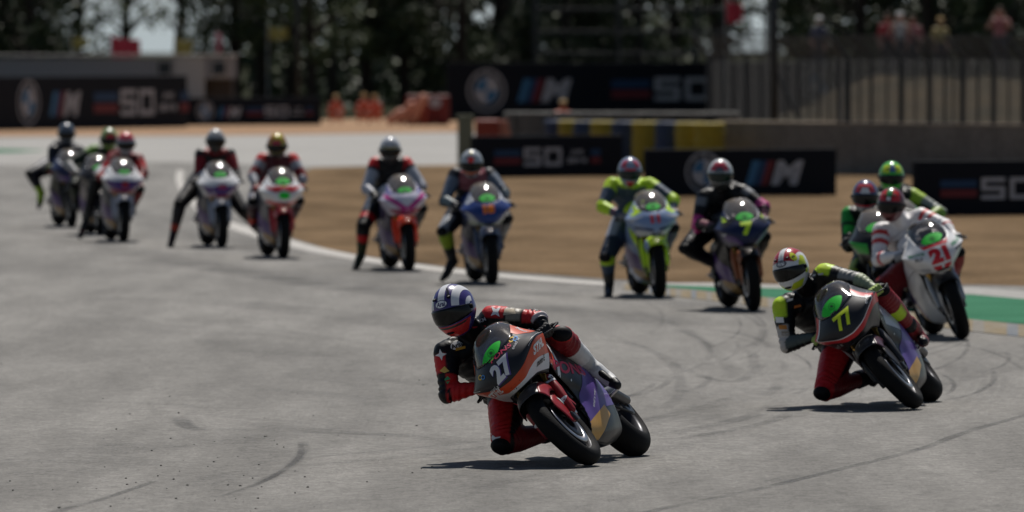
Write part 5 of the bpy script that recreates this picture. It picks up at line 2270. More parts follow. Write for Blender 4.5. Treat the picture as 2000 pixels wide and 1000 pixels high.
def ride_pose(M, lift=0.0, lean=0.0, fwdx=0.0):
    """upright braking pose in the bike frame -> world joints"""
    L = {}
    def p(x, y, z):
        return Vector((x, y, z))
    L['pelvis'] = p(-.30, 0, .915)
    L['hip_L'], L['hip_R'] = p(-.27, .10, .895), p(-.27, -.10, .895)
    L['neck'] = p(.07 + fwdx, 0 - lean, 1.20 + lift)
    L['head'] = p(.17 + fwdx, 0 - lean * 1.2, 1.315 + lift)
    L['sh_L'], L['sh_R'] = p(.03 + fwdx, .195 - lean, 1.165 + lift), p(.03 + fwdx, -.195 - lean, 1.165 + lift)
    L['el_L'], L['el_R'] = p(.17, .355, .97), p(.17, -.355, .97)
    for s, t in (('L', 1), ('R', -1)):
        g = Vector((GRIP_L.x, t * GRIP_L.y, GRIP_L.z))
        L['grip_' + s] = g
        e = L['el_' + s]
        L['wr_' + s] = g + Vector((-.06, 0, .028)) + (e - g).normalized() * .045
        L['kn_' + s] = p(.10, t * .27, .68)
        L['an_' + s] = p(-.31, t * .225, .43)
        L['to_' + s] = p(-.13, t * .245, .385)
    L['back'] = p(-.6, 0, 1)
    out = {a: M @ v for a, v in L.items() if a != 'back'}
    out['back'] = (M.to_3x3() @ L['back']).normalized()
    return out


def rider(bike, key, cfgr, label, hi=False, voxel=.014):
    root_b, M, c = bike
    J = ride_pose(M, cfgr.get('lift', 0), cfgr.get('lean', 0), cfgr.get('fwdx', 0))
    Yf = c.y
    for nm, v in cfgr.get('px', {}).items():
        J[nm] = at(v[0], v[1], Yf + v[2])
    J['tk'] = 1.22 if hi else 1.08
    if 'back' in cfgr:
        J['back'] = Vector(cfgr['back']).normalized()
    for s in ('L', 'R'):          # hands stay on the grips, wrists follow the elbows
        g = J['grip_' + s]
        fw = (M.to_3x3() @ Vector((1, 0, 0)))
        upb = (M.to_3x3() @ Vector((0, 0, 1)))
        J['wr_' + s] = g - fw * .05 + upb * .02 + (J['el_' + s] - g).normalized() * .045
    if not hi:
        ln = {s: (J['kn_' + s] - J['an_' + s]).length for s in 'LR'}
    root, base = build_person('person', J, cfgr['suit'], label, 'racing riders', voxel, cfgr.get('k', 1.12 if hi else 1.17), None, 4 if not hi else 5, logos=cfgr.get('logos', ()))
    yaw, pitch, roll = cfgr.get('face', (0, 12, 0))
    face = Vector((-math.sin(R(yaw)) * math.cos(R(pitch)), -math.cos(R(yaw)) * math.cos(R(pitch)), -math.sin(R(pitch))))
    up = Vector((-math.sin(R(roll)), 0, math.cos(R(roll))))
    helmet(root, base, J['head'], face, up, cfgr['helmet'], cfgr.get('hk', 1.0), hi)
    g1, g2 = cfgr.get('gloves', ((.02, .02, .02), (.05, .05, .05)))
    for s, t in (('L', 1), ('R', -1)):
        axis = (M.to_3x3() @ Vector((-.07, t * .19, -.015)))
        glove(root, base, J['wr_' + s], J['el_' + s], J['grip_' + s], axis, M.to_3x3() @ Vector((1, 0, 0)), g1, g2, .0045 if hi else .007, t if False else 1)
        b1, b2 = cfgr.get('boots', ((.02, .02, .02), (.04, .04, .04)))
        boot(root, base, J['kn_' + s], J['an_' + s], J['to_' + s], b1, b2, .007 if hi else .01)
        puck(root, base, J['kn_' + s], J['hip_' + s], J['an_' + s], cfgr.get('puck', DARK))
    return root, J


def star(c, r, ang=0):
    return poly_art([(c[0] + r * math.cos(R(ang + 180 * i / 4)) * (1 if i % 2 == 0 else .4), c[1] + r * math.sin(R(ang + 180 * i / 4)) * (1 if i % 2 == 0 else .4)) for i in range(8)])


def band(az0, az1, el0=24, el1=88):
    """stripe over the crown of a helmet between two azimuths"""
    return poly_art([(az0, el0), (az1, el0), (az1, el1), (az0, el1)])


def oval(az, el, a, b_, ang=0):
    return ell_art((az, el), a, b_, ang, 20)


K0, K1 = (.007, .007, .008), (.55, .55, .56)
RED = (.50, .018, .02)
DRED = (.20, .012, .016)
FLU = (.45, .65, .03)
FRONT = (0, -1, .1)

b27 = build_bike(BIKES['27'])
r27 = dict(
    px={'head': (887, 606, .45), 'neck': (926, 655, .66), 'pelvis': (1000, 742, 1.0), 'hip_L': (1028, 708, .93), 'hip_R': (992, 762, .95),
        'sh_L': (962, 622, .64), 'sh_R': (872, 690, .62), 'el_L': (1050, 624, .50), 'el_R': (876, 768, .52), 'an_L': (1151, 712, .86), 'to_L': (1201, 748, .70),
        'kn_L': (1096, 660, .52), 'kn_R': (985, 864, .52)},
    back=(-.35, .75, .75), face=(24, 16, 15),
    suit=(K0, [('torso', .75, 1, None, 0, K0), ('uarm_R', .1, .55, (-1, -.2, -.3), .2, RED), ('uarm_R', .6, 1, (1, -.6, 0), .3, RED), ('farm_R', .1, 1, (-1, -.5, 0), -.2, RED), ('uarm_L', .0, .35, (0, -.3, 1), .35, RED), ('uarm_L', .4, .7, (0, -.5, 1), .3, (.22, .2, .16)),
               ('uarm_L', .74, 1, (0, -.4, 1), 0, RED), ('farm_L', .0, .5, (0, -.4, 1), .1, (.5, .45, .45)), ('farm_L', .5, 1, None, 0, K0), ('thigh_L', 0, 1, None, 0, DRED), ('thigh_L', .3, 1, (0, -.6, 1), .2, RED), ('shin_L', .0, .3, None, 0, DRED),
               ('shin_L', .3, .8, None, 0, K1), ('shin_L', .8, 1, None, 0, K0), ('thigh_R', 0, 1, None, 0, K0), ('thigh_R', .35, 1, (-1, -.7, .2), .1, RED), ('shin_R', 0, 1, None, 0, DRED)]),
    gloves=((.016, .016, .017), (.03, .03, .032)), boots=((.6, .6, .6), (.45, .45, .45)), hk=1.06,
    helmet=dict(base=(.045, .03, .16), art=[(crown(-.14, .15), hcol((.68, .68, .7)), .0012), (crown(.40, .68), hcol((.68, .68, .7)), .0012), (crown(-.68, -.40), hcol((.68, .68, .7)), .0012), (crown(.88, .97, -10, 120), hcol((.68, .68, .7)), .0012), (crown(-.97, -.88, -10, 120), hcol((.68, .68, .7)), .0012),
                (poly_art([(-75, -22), (75, -22), (70, -62), (-70, -62)]), hcol((.55, .03, .03)), .0012), (poly_art([(-60, -24), (60, -24), (55, -29), (-55, -29)]), hcol((.02, .02, .02)), .0020),
                (oval(0, 31, 19, 10), hcol((.04, .03, .12)), .0022), (ring_art((0, 31), .1, .2), hcol((.7, .7, .7)), .002), (oval(0, 31, 16.5, 8), hcol((.75, .75, .76)), .003), (text_art('Arai', (0, 31), 11, 0, .95, .03, 0), hcol((.03, .02, .1)), .0038),
                (text_art('SKM', (28, 56), 12, 75, 1.2, .06, 0), hcol((.02, .02, .03)), .0026), (text_art('5', (-16, 45), 10, 0, 1, .02), hcol((.02, .02, .03)), .0026)]))


def P3(px, py, dy, c=b27[2]):
    p = at(px, py, c.y + dy)
    return (p.x, p.y, p.z)


r27['logos'] = [(ell_art((0, 0), .038, .024, 20), P3(891, 676, .45), WHITE, .003), (text_art('Arai', (0, 0), .03, 20, 1, .02), P3(891, 676, .45), BLACK, .006),
                (pl((-.03, -.012), (.03, .004), (.03, .02), (-.03, .006)), P3(899, 683, .45), flat((.6, .3, .03)), .004),
                (star((0, 0), .036, 10), P3(861, 694, .45), WHITE, .003), (star((0, 0), .04, 40), P3(968, 610, .45), WHITE, .003), (star((0, 0), .045, 30), P3(966, 862, .3), WHITE, .003),
                (pl((-.03, 0), (.0, .03), (.03, .0), (0, -.012)), P3(868, 726, .4), flat((.6, .4, .1)), .003), (pl((-.02, 0), (.0, .02), (.02, .0), (0, -.03)), P3(874, 742, .4), flat((.05, .3, .12)), .003),
                (pl((-.03, -.01), (.05, .0), (.04, .03), (-.02, .03)), P3(992, 614, .4), flat((.5, .42, .3)), .003), (text_art('SKM', (0, 0), .022, 25, 1.1, .03), P3(940, 628, .4), LG, .003),
                (pl((-.05, -.01), (.06, .0), (.06, .008), (-.05, 0)), P3(930, 640, .4), REDP, .003)]
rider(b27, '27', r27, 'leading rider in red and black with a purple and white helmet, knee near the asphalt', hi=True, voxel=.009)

b77 = build_bike(BIKES['77'])


def P7(px, py, dy):
    p = at(px, py, b77[2].y + dy)
    return (p.x, p.y, p.z)


YLW = flat((.5, .65, .03))
r77 = dict(
    px={'head': (1545, 526, .45), 'neck': (1578, 566, .66), 'pelvis': (1652, 654, 1.0), 'hip_L': (1676, 630, .93), 'hip_R': (1642, 676, .95),
        'sh_L': (1612, 536, .64), 'sh_R': (1530, 600, .62), 'el_L': (1676, 548, .50), 'el_R': (1538, 672, .52),
        'kn_L': (1722, 575, .52), 'kn_R': (1612, 762, .50)},
    back=(-.35, .75, .75), face=(25, 15, 14),
    suit=((.006, .006, .007), [('uarm_R', .0, .35, (-1, -.6, 0), .3, FLU), ('uarm_R', .55, 1, (-1, -.8, 0), .4, (.45, .42, .4)), ('farm_R', .0, 1, (-1, -.5, 0), .5, (.08, .1, .1)), ('uarm_L', .0, .25, (0, -.3, 1), .3, FLU), ('uarm_L', .5, 1, (0, -.6, 1), .4, (.25, .25, .24)),
               ('farm_L', .0, 1, (0, -.4, 1), -.1, (.3, .34, .22)), ('thigh_L', 0, 1, None, 0, DRED), ('shin_L', .0, 1, None, 0, DRED), ('shin_L', .25, .45, (-.3, -1, .2), .2, FLU), ('thigh_R', 0, .3, None, 0, K0), ('thigh_R', .3, 1, (-1, -.7, .2), -.4, (.5, .015, .02)), ('shin_R', 0, 1, None, 0, DRED)]),
    gloves=((.35, .45, .12), (.1, .12, .1)), boots=(DRED, (.12, .012, .014)),
    helmet=dict(base=(.66, .66, .66), art=[(crown(.14, .62, 38, 140), hcol((.4, .02, .03)), .0012), (crown(-.62, -.14, 38, 140), hcol((.4, .02, .03)), .0012), (crown(.80, .985, -20, 110), hcol((.55, .65, .03)), .0016), (crown(-.985, -.84, -20, 110), hcol((.55, .65, .03)), .0016),
                (oval(-4 + 56, 44, 14, 15), hcol((.62, .68, .03)), .0022), (text_art('P66', (52, 44), 9, 20, .9, .03), hcol((.02, .02, .03)), .003), (poly_art([(-75, -32), (75, -32), (70, -60), (-70, -60)]), hcol((.55, .65, .03)), .0014), (poly_art([(-30, -26), (30, -26), (10, -48), (-10, -48)]), hcol((.66, .66, .66)), .0018), (band(78, 95, -20, 40), hcol((.55, .65, .03)), .0014),
                (oval(0, 31, 19, 9.5), hcol((.05, .05, .06)), .0022), (oval(0, 31, 16.5, 7.5), hcol((.2, .2, .22)), .003), (text_art('Arai', (0, 31), 10, 0, .95, .03, 0), hcol((.75, .75, .75)), .0038), (text_art('A', (0, 58), 12, 0, 1, .03), hcol((.5, .5, .5)), .003)]))
r77['logos'] = [(ell_art((0, 0), .05, .024, -12, 16, .3), P7(1521, 598, .45), YLW, .003), (ell_art((0, 0), .04, .032, -30), P7(1608, 524, .45), YLW, .003), (text_art('77', (0, 0), .05, 20, 1, .06), P7(1592, 768, .3), YLW, .004),
                (pl((-.025, -.02), (.03, -.02), (.025, .02), (-.03, .02)), P7(1524, 626, .4), WHITE, .003), (pl((-.025, -.015), (.03, -.015), (.025, .015), (-.03, .015)), P7(1530, 640, .4), flat((.5, .2, .04)), .003), (pl((-.025, -.015), (.03, -.015), (.025, .015), (-.03, .015)), P7(1535, 652, .4), flat((.3, .25, .2)), .003),
                (pl((-.03, -.012), (.03, .004), (.03, .02), (-.03, .006)), P7(1560, 600, .45), flat((.55, .15, .03)), .004), (pl((-.04, -.012), (.04, .004), (.04, .016), (-.04, .0)), P7(1598, 538, .45), LG, .004), (pl((-.03, -.012), (.03, .004), (.03, .02), (-.03, .006)), P7(1545, 588, .45), LG, .004)]
rider(b77, '77', r77, 'second rider in black and red leathers with a red, white and yellow helmet, knee out', hi=True, voxel=.010)

b21 = build_bike(BIKES['21'])
WS = (.72, .70, .70)
rider(b21, '21', dict(
    px={'head': (1741, 400, .50), 'neck': (1762, 438, .66), 'sh_L': (1800, 424, .66), 'sh_R': (1722, 452, .66), 'el_L': (1845, 440, .50), 'el_R': (1716, 506, .50), 'pelvis': (1800, 510, 1.05), 'hip_L': (1822, 505, .98), 'hip_R': (1785, 522, .98), 'kn_R': (1724, 560, .52)},
    face=(14, 10, -3), helmet=dict(base=(.12, .02, .02), art=[(poly_art([(-45, 24), (-12, 24), (-20, 75), (-60, 60)]), hcol((.5, .02, .02)), .0013), (poly_art([(12, 24), (50, 24), (60, 60), (20, 75)]), hcol((.5, .02, .02)), .0013), (poly_art([(-12, 40), (12, 40), (30, 85), (-30, 85)]), hcol((.03, .22, .07)), .0016), (oval(0, 32, 9, 7), hcol((.6, .6, .6)), .003)]),
    suit=(WS, [('torso', .3, .9, FRONT, .3, (.1, .1, .1)), ('uarm', .1, .25, None, 0, RED), ('uarm', .4, .55, None, 0, RED), ('farm', .2, .35, None, 0, RED), ('thigh', 0, 1, None, 0, DRED), ('shin', 0, 1, None, 0, DRED)]), gloves=((.3, .3, .3), (.5, .5, .5)), boots=((.02, .02, .02), (.3, .3, .3))),
    'rider in white leathers with red bands on the white motorcycle number 21')

rider(build_bike(BIKES['7']), '7', dict(lean=.02, lift=.0, px={'kn_R': (1343, 484, .55), 'an_R': (1398, 515, .9), 'to_R': (1397, 545, .78), 'head': (1407, 341, .5), 'neck': (1413, 374, .64), 'sh_R': (1376, 386, .66), 'sh_L': (1450, 376, .66), 'el_R': (1362, 438, .55), 'el_L': (1492, 404, .5)},
    face=(5, 12, 0), helmet=dict(base=(.5, .5, .5), visor=VTEAL, art=[(poly_art([(-50, 26), (50, 26), (40, 62), (-40, 62)]), hcol((.45, .03, .06)), .0013), (poly_art([(-22, 22), (22, 22), (12, 40), (-12, 40)]), hcol((.1, .1, .12)), .002), (poly_art([(-75, -22), (75, -22), (70, -62), (-70, -62)]), hcol((.03, .03, .03)), .0014)]),
    suit=((.007, .007, .009), [('uarm', .75, 1, None, 0, (.5, .05, .22)), ('farm', 0, .25, None, 0, (.5, .05, .22)), ('uarm', .1, .4, (0, -.3, 1), .5, (.15, .16, .18)), ('farm', .5, 1, (0, -.5, 1), .2, (.25, .1, .12))])),
    'rider in black leathers with pink elbow patches on the number 7')

rider(build_bike(BIKES['11']), '11', dict(px={'kn_R': (1186, 500, .45), 'an_R': (1190, 555, .55), 'to_R': (1186, 577, .35), 'head': (1230, 336, .5), 'neck': (1232, 370, .66), 'el_R': (1176, 404, .5), 'el_L': (1316, 390, .5), 'sh_R': (1196, 362, .68), 'sh_L': (1268, 362, .68)},
    face=(-3, 14, 0), helmet=dict(base=(.22, .27, .38), visor=VTEAL, art=[(poly_art([(-60, 30), (-25, 30), (-20, 70), (-60, 60)]), hcol((.5, .06, .1)), .0013), (poly_art([(60, 30), (25, 30), (20, 70), (60, 60)]), hcol((.5, .06, .1)), .0013), (poly_art([(-30, 20), (30, 20), (25, 28), (-25, 28)]), hcol((.55, .03, .03)), .002), (poly_art([(-25, -26), (25, -26), (10, -60), (-10, -60)]), hcol((.6, .03, .03)), .002)]),
    suit=((.05, .075, .12), [('uarm', .0, .3, None, 0, FLU), ('uarm', .85, 1, None, 0, FLU), ('farm', 0, .6, None, 0, FLU), ('torso', .8, 1, (0, -.2, 1), .3, FLU), ('thigh_R', .7, 1, None, 0, (.02, .03, .05)), ('shin_R', .0, .25, None, 0, FLU), ('thigh', .2, .7, (-1, -1, 0), .4, (.3, .33, .4))]), gloves=((.2, .2, .2), (.3, .05, .06))),
    'rider in navy leathers with fluorescent yellow shoulders and elbows, foot down')

rider(build_bike(BIKES['18']), '18', dict(px={'kn_R': (868, 452, .45), 'an_R': (884, 508, .62), 'to_R': (862, 541, .45), 'head': (921, 320, .5), 'neck': (925, 352, .66), 'el_R': (868, 392, .5), 'el_L': (985, 375, .5), 'sh_R': (890, 342, .68), 'sh_L': (955, 342, .68)},
    face=(3, 14, 0), helmet=dict(base=(.35, .37, .4), art=[(oval(0, 32, 16, 14), hcol((.65, .03, .02)), .0013), (band(-12, 12, 60, 85), hcol((.6, .5, .1)), .0013), (poly_art([(-75, -40), (75, -40), (70, -62), (-70, -62)]), hcol((.4, .42, .42)), .0014), (poly_art([(-60, -22), (60, -22), (60, -34), (-60, -34)]), hcol((.5, .1, .02)), .0014)]),
    suit=((.018, .02, .028), [('uarm', .2, .9, (0, -1, .5), .4, (.12, .15, .2)), ('farm', .0, .8, (0, -1, .6), .2, (.12, .16, .18)), ('shin_R', .0, .5, (0, -1, 0), .0, (.25, .35, .03)), ('thigh_R', .7, 1, (-1, -1, .5), .3, (.3, .32, .35)), ('shin_L', .0, 1, None, 0, (.2, .2, .2)), ('torso', .88, 1, None, 0, (.3, .1, .12))])),
    'rider in dark leathers with a silver and red helmet on the motorcycle number 18')

rider(build_bike(BIKES['f']), 'f', dict(lift=.03, px={'kn_R': (710, 440, .45), 'an_R': (706, 496, .55), 'to_R': (692, 521, .38), 'head': (762, 293, .5), 'neck': (764, 322, .66), 'el_R': (715, 368, .5), 'el_L': (824, 362, .5), 'sh_R': (734, 320, .68), 'sh_L': (792, 320, .68)},
    face=(0, 14, 0), helmet=dict(base=(.4, .42, .46), art=[(poly_art([(-80, -22), (80, -22), (70, -62), (-70, -62)]), hcol((.03, .03, .03)), .0014), (poly_art([(-60, 20), (60, 20), (50, 28), (-50, 28)]), hcol((.3, .24, .05)), .0014)]),
    suit=((.014, .014, .016), [('uarm', .35, 1, None, 0, (.33, .35, .4)), ('farm', .0, .75, None, 0, (.36, .37, .42)), ('uarm', .0, .22, None, 0, RED), ('thigh_R', .0, .7, (-1, -.5, 0), .2, (.06, .08, .12)), ('thigh_R', .78, .9, None, 0, RED), ('shin_R', .3, .6, None, 0, RED)]), boots=((.02, .03, .015), (.03, .04, .015))),
    'rider in black leathers with white sleeves and red shoulders, boot dragging on the asphalt')

rider(build_bike(BIKES['e']), 'e', dict(lift=.0, px={'head': (541, 285, .5), 'neck': (543, 316, .66), 'el_R': (493, 344, .5), 'el_L': (592, 348, .5), 'sh_R': (513, 312, .68), 'sh_L': (571, 312, .68)},
    face=(0, 14, 0), helmet=dict(base=(.42, .36, .03), art=[(band(-60, -18, 10, 85), hcol((.4, .2, .03)), .0013), (poly_art([(-26, 20), (26, 20), (22, 40), (-22, 40)]), hcol((.4, .03, .05)), .0016), (poly_art([(-80, -22), (80, -22), (70, -62), (-70, -62)]), hcol((.03, .03, .03)), .0014), (band(-82, -62, -10, 60), hcol((.4, .04, .02)), .0018), (band(62, 82, -10, 60), hcol((.4, .04, .02)), .0018)]),
    suit=((.05, .02, .025), [('uarm', .0, .25, None, 0, RED), ('uarm', .25, .6, None, 0, (.3, .32, .36)), ('uarm', .6, 1, None, 0, DRED), ('farm', .0, .8, None, 0, (.33, .34, .38)), ('torso', .6, 1, FRONT, .2, (.1, .03, .04)), ('thigh', 0, 1, None, 0, (.2, .2, .24))]), boots=((.6, .06, .02), (.5, .04, .02)), gloves=((.3, .02, .02), (.1, .02, .02))),
    'rider in red and white leathers with a yellow and red helmet, both elbows out')

rider(build_bike(BIKES['d']), 'd', dict(lift=.0, px={'kn_R': (352, 398, .45), 'an_R': (339, 456, .45), 'to_R': (332, 481, .25), 'kn_L': (472, 408, .6), 'an_L': (494, 436, .8), 'to_L': (499, 448, .6), 'head': (421, 275, .5), 'neck': (422, 303, .66), 'el_R': (388, 350, .55), 'sh_R': (393, 302, .68), 'sh_L': (448, 302, .68), 'el_L': (462, 342, .5)},
    face=(0, 12, 0), helmet=dict(base=(.42, .42, .42), art=[(poly_art([(-80, -18), (80, -18), (70, -62), (-70, -62)]), hcol((.03, .03, .03)), .0014), (poly_art([(-80, 18), (80, 18), (75, 26), (-75, 26)]), hcol((.06, .06, .06)), .002)]),
    suit=((.016, .014, .016), [('uarm', .15, .8, (0, -1, .5), .1, DRED), ('torso', .7, 1, (0, -.2, 1), .2, DRED), ('shin_R', .65, 1, None, 0, DRED)]), boots=((.03, .02, .02), (.35, .04, .02))),
    'rider in black leathers with a pale helmet, both legs stretched away from the motorcycle')

rider(build_bike(BIKES['c']), 'c', dict(px={'kn_R': (188, 352, .5), 'an_R': (168, 432, .6), 'to_R': (157, 459, .45), 'head': (246, 281, .5), 'neck': (245, 311, .66), 'el_R': (203, 345, .5), 'el_L': (281, 338, .5), 'sh_R': (219, 314, .68), 'sh_L': (270, 312, .68)},
    face=(0, 12, 0), helmet=dict(base=(.3, .3, .33), art=[(poly_art([(-90, 30), (90, 30), (90, 88), (-90, 88)]), hcol((.5, .06, .08)), .0013)]),
    suit=((.17, .012, .016), [('torso', 0, 1, FRONT, .3, (.06, .012, .014)), ('uarm', .3, .8, (0, -1, .5), .1, RED), ('thigh_R', 0, .75, None, 0, (.38, .38, .42)), ('thigh_R', .75, 1, None, 0, K0), ('shin_R', 0, 1, None, 0, K0)]), gloves=((.3, .02, .02), (.1, .02, .02))),
    'rider in red leathers with a red and grey helmet, one leg hanging to the left')

rider(build_bike(BIKES['b']), 'b', dict(lift=.02, px={'head': (213, 272, .5), 'sh_R': (184, 294, .68), 'sh_L': (238, 296, .68), 'neck': (211, 300, .66)}, face=(0, 12, 0), helmet=dict(base=(.2, .3, .08), art=[(poly_art([(-20, 18), (50, 18), (50, 40), (-10, 40)]), hcol((.5, .02, .03)), .0013), (band(-20, 60, 55, 88), hcol((.6, .6, .5)), .0013)]),
    suit=((.02, .03, .02), [('uarm', 0, .3, None, 0, (.12, .25, .04)), ('farm', 0, 1, None, 0, (.3, .3, .3))])),
    'rider with a green, white and red helmet, mostly hidden behind the rider in red')

rider(build_bike(BIKES['a']), 'a', dict(px={'kn_R': (62, 340, .55), 'an_R': (80, 376, .8), 'to_R': (74, 402, .72), 'kn_L': (160, 352, .45), 'an_L': (145, 385, .6), 'to_L': (138, 402, .42), 'head': (130, 261, .5), 'neck': (129, 290, .66), 'el_R': (101, 330, .55), 'sh_R': (105, 294, .68), 'sh_L': (153, 294, .68), 'el_L': (168, 322, .5)},
    face=(0, 12, 0), helmet=dict(base=(.08, .10, .13), art=[]),
    suit=((.016, .018, .026), [('farm_R', .0, .5, None, 0, RED), ('thigh_L', .2, 1, None, 0, (.16, .02, .05)), ('thigh_R', .2, .7, (0, -.2, 1), .3, (.1, .1, .12))]), boots=((.35, .55, .05), (.3, .5, .05)), gloves=((.1, .12, .04), (.1, .12, .04))),
    'farthest rider at the left, dark blue leathers, kicking out a yellow boot')

rider(build_bike(BIKES['k']), 'k', dict(px={'head': (1690, 384, .5), 'neck': (1692, 418, .66), 'sh_R': (1660, 420, .68), 'sh_L': (1730, 418, .68), 'el_R': (1656, 480, .5), 'pelvis': (1710, 500, 1.05), 'hip_L': (1735, 505, .98), 'hip_R': (1692, 512, .98), 'kn_R': (1672, 540, .5)}, face=(3, 10, 0),
    helmet=dict(base=(.05, .06, .14), art=[(poly_art([(-50, 26), (50, 26), (45, 60), (-45, 60)]), hcol((.5, .04, .05)), .0013), (poly_art([(-20, 22), (20, 22), (14, 44), (-14, 44)]), hcol((.6, .6, .6)), .002), (poly_art([(-75, -30), (75, -30), (70, -62), (-70, -62)]), hcol((.4, .4, .42)), .0014), (poly_art([(-75, -21), (75, -21), (75, -28), (-75, -28)]), hcol((.5, .03, .03)), .0014)]),
    suit=((.012, .016, .013), [('uarm', 0, .35, None, 0, (.02, .25, .04)), ('uarm', .45, .7, (0, -1, 0), .5, (.03, .4, .05)), ('torso', .3, .8, (-1, -1, 0), .6, (.03, .3, .04)), ('thigh', .5, 1, (-1, -1, 0), .3, (.3, .4, .03)), ('shin', .2, .5, None, 0, (.03, .35, .05))])),
    'rider in black and green leathers with a red and white helmet behind the number 21')

rider(build_bike(BIKES['j']), 'j', dict(px={'head': (1741, 346, .5), 'neck': (1748, 378, .66), 'sh_R': (1722, 392, .68), 'sh_L': (1782, 384, .68), 'el_L': (1836, 414, .55)}, face=(-3, 10, 0),
    helmet=dict(base=(.06, .42, .04), art=[(band(-60, -15, 26, 60), hcol((.6, .7, .03)), .0013), (band(15, 60, 26, 60), hcol((.6, .7, .03)), .0013), (band(-14, 14, 30, 62), hcol((.1, .15, .3)), .0013)]),
    suit=((.02, .022, .02), [('uarm', 0, .4, (0, -.2, 1), -.2, (.35, .5, .04)), ('uarm', .4, 1, (0, -.2, 1), .2, (.25, .27, .25)), ('farm', 0, .8, None, 0, (.2, .3, .05))])),
    'rider with a bright green helmet at the back of the group at the right')

# ================================================================== MARSHALS AND SPECTATORS
SKIN = (.42, .24, .17)


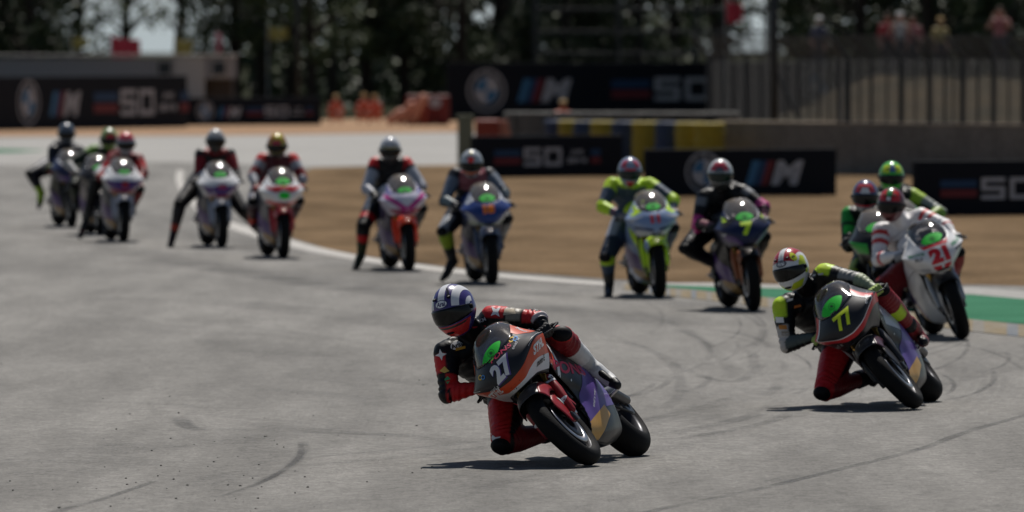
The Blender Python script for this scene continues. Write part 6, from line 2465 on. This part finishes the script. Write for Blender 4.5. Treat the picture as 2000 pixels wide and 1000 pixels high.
def figure(p, h, heading, pose, suit, label, group, hat=None, arms=None):
    """p: ground point; heading in degrees, 0 = facing the camera"""
    k = h / 1.75
    Rz = Matrix.Rotation(R(heading), 3, 'Z')

    def q(x, y, z):       # x to the viewer's right, y away from the viewer
        return Vector(p) + (Rz @ Vector((x, y, z))) * k
    J = {}
    if pose == 'stand':
        zs = 0.0
        J['pelvis'] = q(0, 0, .95)
        J['neck'] = q(0, .02, 1.44)
        J['head'] = q(0, -.03, 1.62)
        for s, t in (('L', 1), ('R', -1)):
            J['hip_' + s] = q(t * .09, 0, .90)
            J['kn_' + s] = q(t * .11, -.03, .50)
            J['an_' + s] = q(t * .12, .02, .09)
            J['to_' + s] = q(t * .15, -.16, .05)
            J['sh_' + s] = q(t * .17, .02, 1.38)
            J['el_' + s] = q(t * .26, .04, 1.10)
            J['wr_' + s] = q(t * .2, -.12, .92) if arms != 'up' else q(t * .14, -.22, 1.48)
            if arms == 'up':
                J['el_' + s] = q(t * .27, -.15, 1.22)
    else:                 # crouching or sitting low
        J['pelvis'] = q(0, .1, .30)
        J['neck'] = q(0, -.05, .80)
        J['head'] = q(0, -.12, .98)
        for s, t in (('L', 1), ('R', -1)):
            J['hip_' + s] = q(t * .10, .1, .28)
            J['kn_' + s] = q(t * .20, -.27, .52)
            J['an_' + s] = q(t * .17, -.16, .09)
            J['to_' + s] = q(t * .20, -.34, .05)
            J['sh_' + s] = q(t * .17, -.04, .74)
            J['el_' + s] = q(t * .27, -.12, .50)
            J['wr_' + s] = q(t * .12, -.33, .48)
    J['back'] = (Rz @ Vector((0, 1, .1))).normalized()
    J['hump'] = False
    root, base = build_person('person', J, suit, label, group, .022, k, SKIN, 3)
    for s, t in (('L', 1), ('R', -1)):
        d = (J['wr_' + s] - J['el_' + s]).normalized()
        open_hand(root, base - Vector((0, 0, 0)), J['wr_' + s] - base + base * 0 + base, d, Rz @ Vector((t, 0, 0)), Vector((0, 0, 1)), SKIN, .007)
    # face and hair
    hd = J['head'] - base
    fz = Rz @ Vector((0, -1, 0))
    sx = Rz @ Vector((1, 0, 0))
    b = MB()
    b.ellipsoid(hd - fz * .018 * k + Vector((0, 0, .035 * k)), (.094 * k, .094 * k, .088 * k), mat((.05, .03, .02), .8, bump=.4, name='hair'))
    b.build('hair', root)
    if hat is not None:
        b = MB()
        b.ellipsoid(hd + Vector((0, 0, .065 * k)), (.108 * k, .108 * k, .07 * k), hat)
        b.tube([hd + fz * .07 * k + Vector((0, 0, .05 * k)) - sx * .05 * k, hd + fz * .15 * k + Vector((0, 0, .04 * k)), hd + fz * .07 * k + Vector((0, 0, .05 * k)) + sx * .05 * k], .012 * k, hat, 8)
        b.build('cap', root)
    b = MB()
    for t in (-1, 1):
        b.ellipsoid(hd + fz * .082 * k + sx * t * .032 * k + Vector((0, 0, .01)), (.013, .007, .008), DARK, nu=8, nv=6)
        b.ellipsoid(hd + sx * t * .088 * k, (.012, .02, .028), mat(SKIN, .6), nu=8, nv=6)
    b.ellipsoid(hd + fz * .095 * k - Vector((0, 0, .015)), (.012, .016, .02), mat(SKIN, .6), nu=8, nv=6)
    b.ellipsoid(hd + fz * .082 * k - Vector((0, 0, .05)), (.022, .007, .006), mat((.3, .09, .08), .6), nu=8, nv=6)
    b.build('face', root)
    return root


ORS = ((.55, .085, .03), [('shin', .3, .45, None, 0, (.5, .5, .45)), ('uarm', .5, .65, None, 0, (.5, .5, .45)), ('foot', 0, 1, None, 0, (.02, .02, .02))])
TAN = mat((.45, .31, .14), .85, name='straw_cap')
figure(foot(655, 287), 1.52, 10, 'crouch', ORS, 'marshal in orange crouching just right of the low distant board', 'track marshals', TAN)
figure(foot(711, 287), 1.58, 0, 'crouch', ORS, 'left marshal of the crouching orange pair in the distance', 'track marshals', TAN)
figure(foot(733, 288), 1.5, -12, 'crouch', ORS, 'right marshal of the crouching orange pair in the distance', 'track marshals', TAN)
figure(foot(1099, 194) + Vector((0, 0, 0)), 2.0 * .62 * 1.12, 25, 'stand', ORS, 'marshal in orange with a straw coloured cap looking over the tyre stacks', 'track marshals', TAN)
cl = [((.4, .4, .4), 'white'), ((.3, .03, .035), 'red'), ((.35, .13, .13), 'pink'), ((.05, .05, .08), 'dark'), ((.4, .3, .12), 'tan')]
whites = mat((.6, .6, .58), .8, name='white_cap')
sp = [(1600, 1.62, 3, whites, None, 'spectator in dark clothes with a white cap at the left of the bank'), (1733, 1.72, 1, None, None, 'spectator in a red top at the left of the group on the bank'), (1757, 1.74, 0, whites, 'up', 'spectator in white with raised arms in the group on the bank'),
      (1783, 1.66, 2, None, None, 'spectator in a pink top at the right of the group on the bank'), (1836, 1.6, 4, TAN, None, 'spectator in tan clothes with a straw cap on the bank'), (1952, 1.9, 2, None, 'up', 'tall spectator in pink with raised arms near the right edge')]
for px, h, c_, hat, arms, lb in sp:
    p = foot(px, 238.5)
    p.z = 1.70
    cc = cl[c_][0]
    figure(p, h, random.uniform(-15, 15), 'stand', ((.03, .035, .05), [('torso', .1, 1, None, 0, cc), ('uarm', 0, 1, None, 0, cc), ('farm', 0, 1, None, 0, SKIN), ('foot', 0, 1, None, 0, (.02, .02, .02))]), lb, 'spectators on the bank', hat, arms)
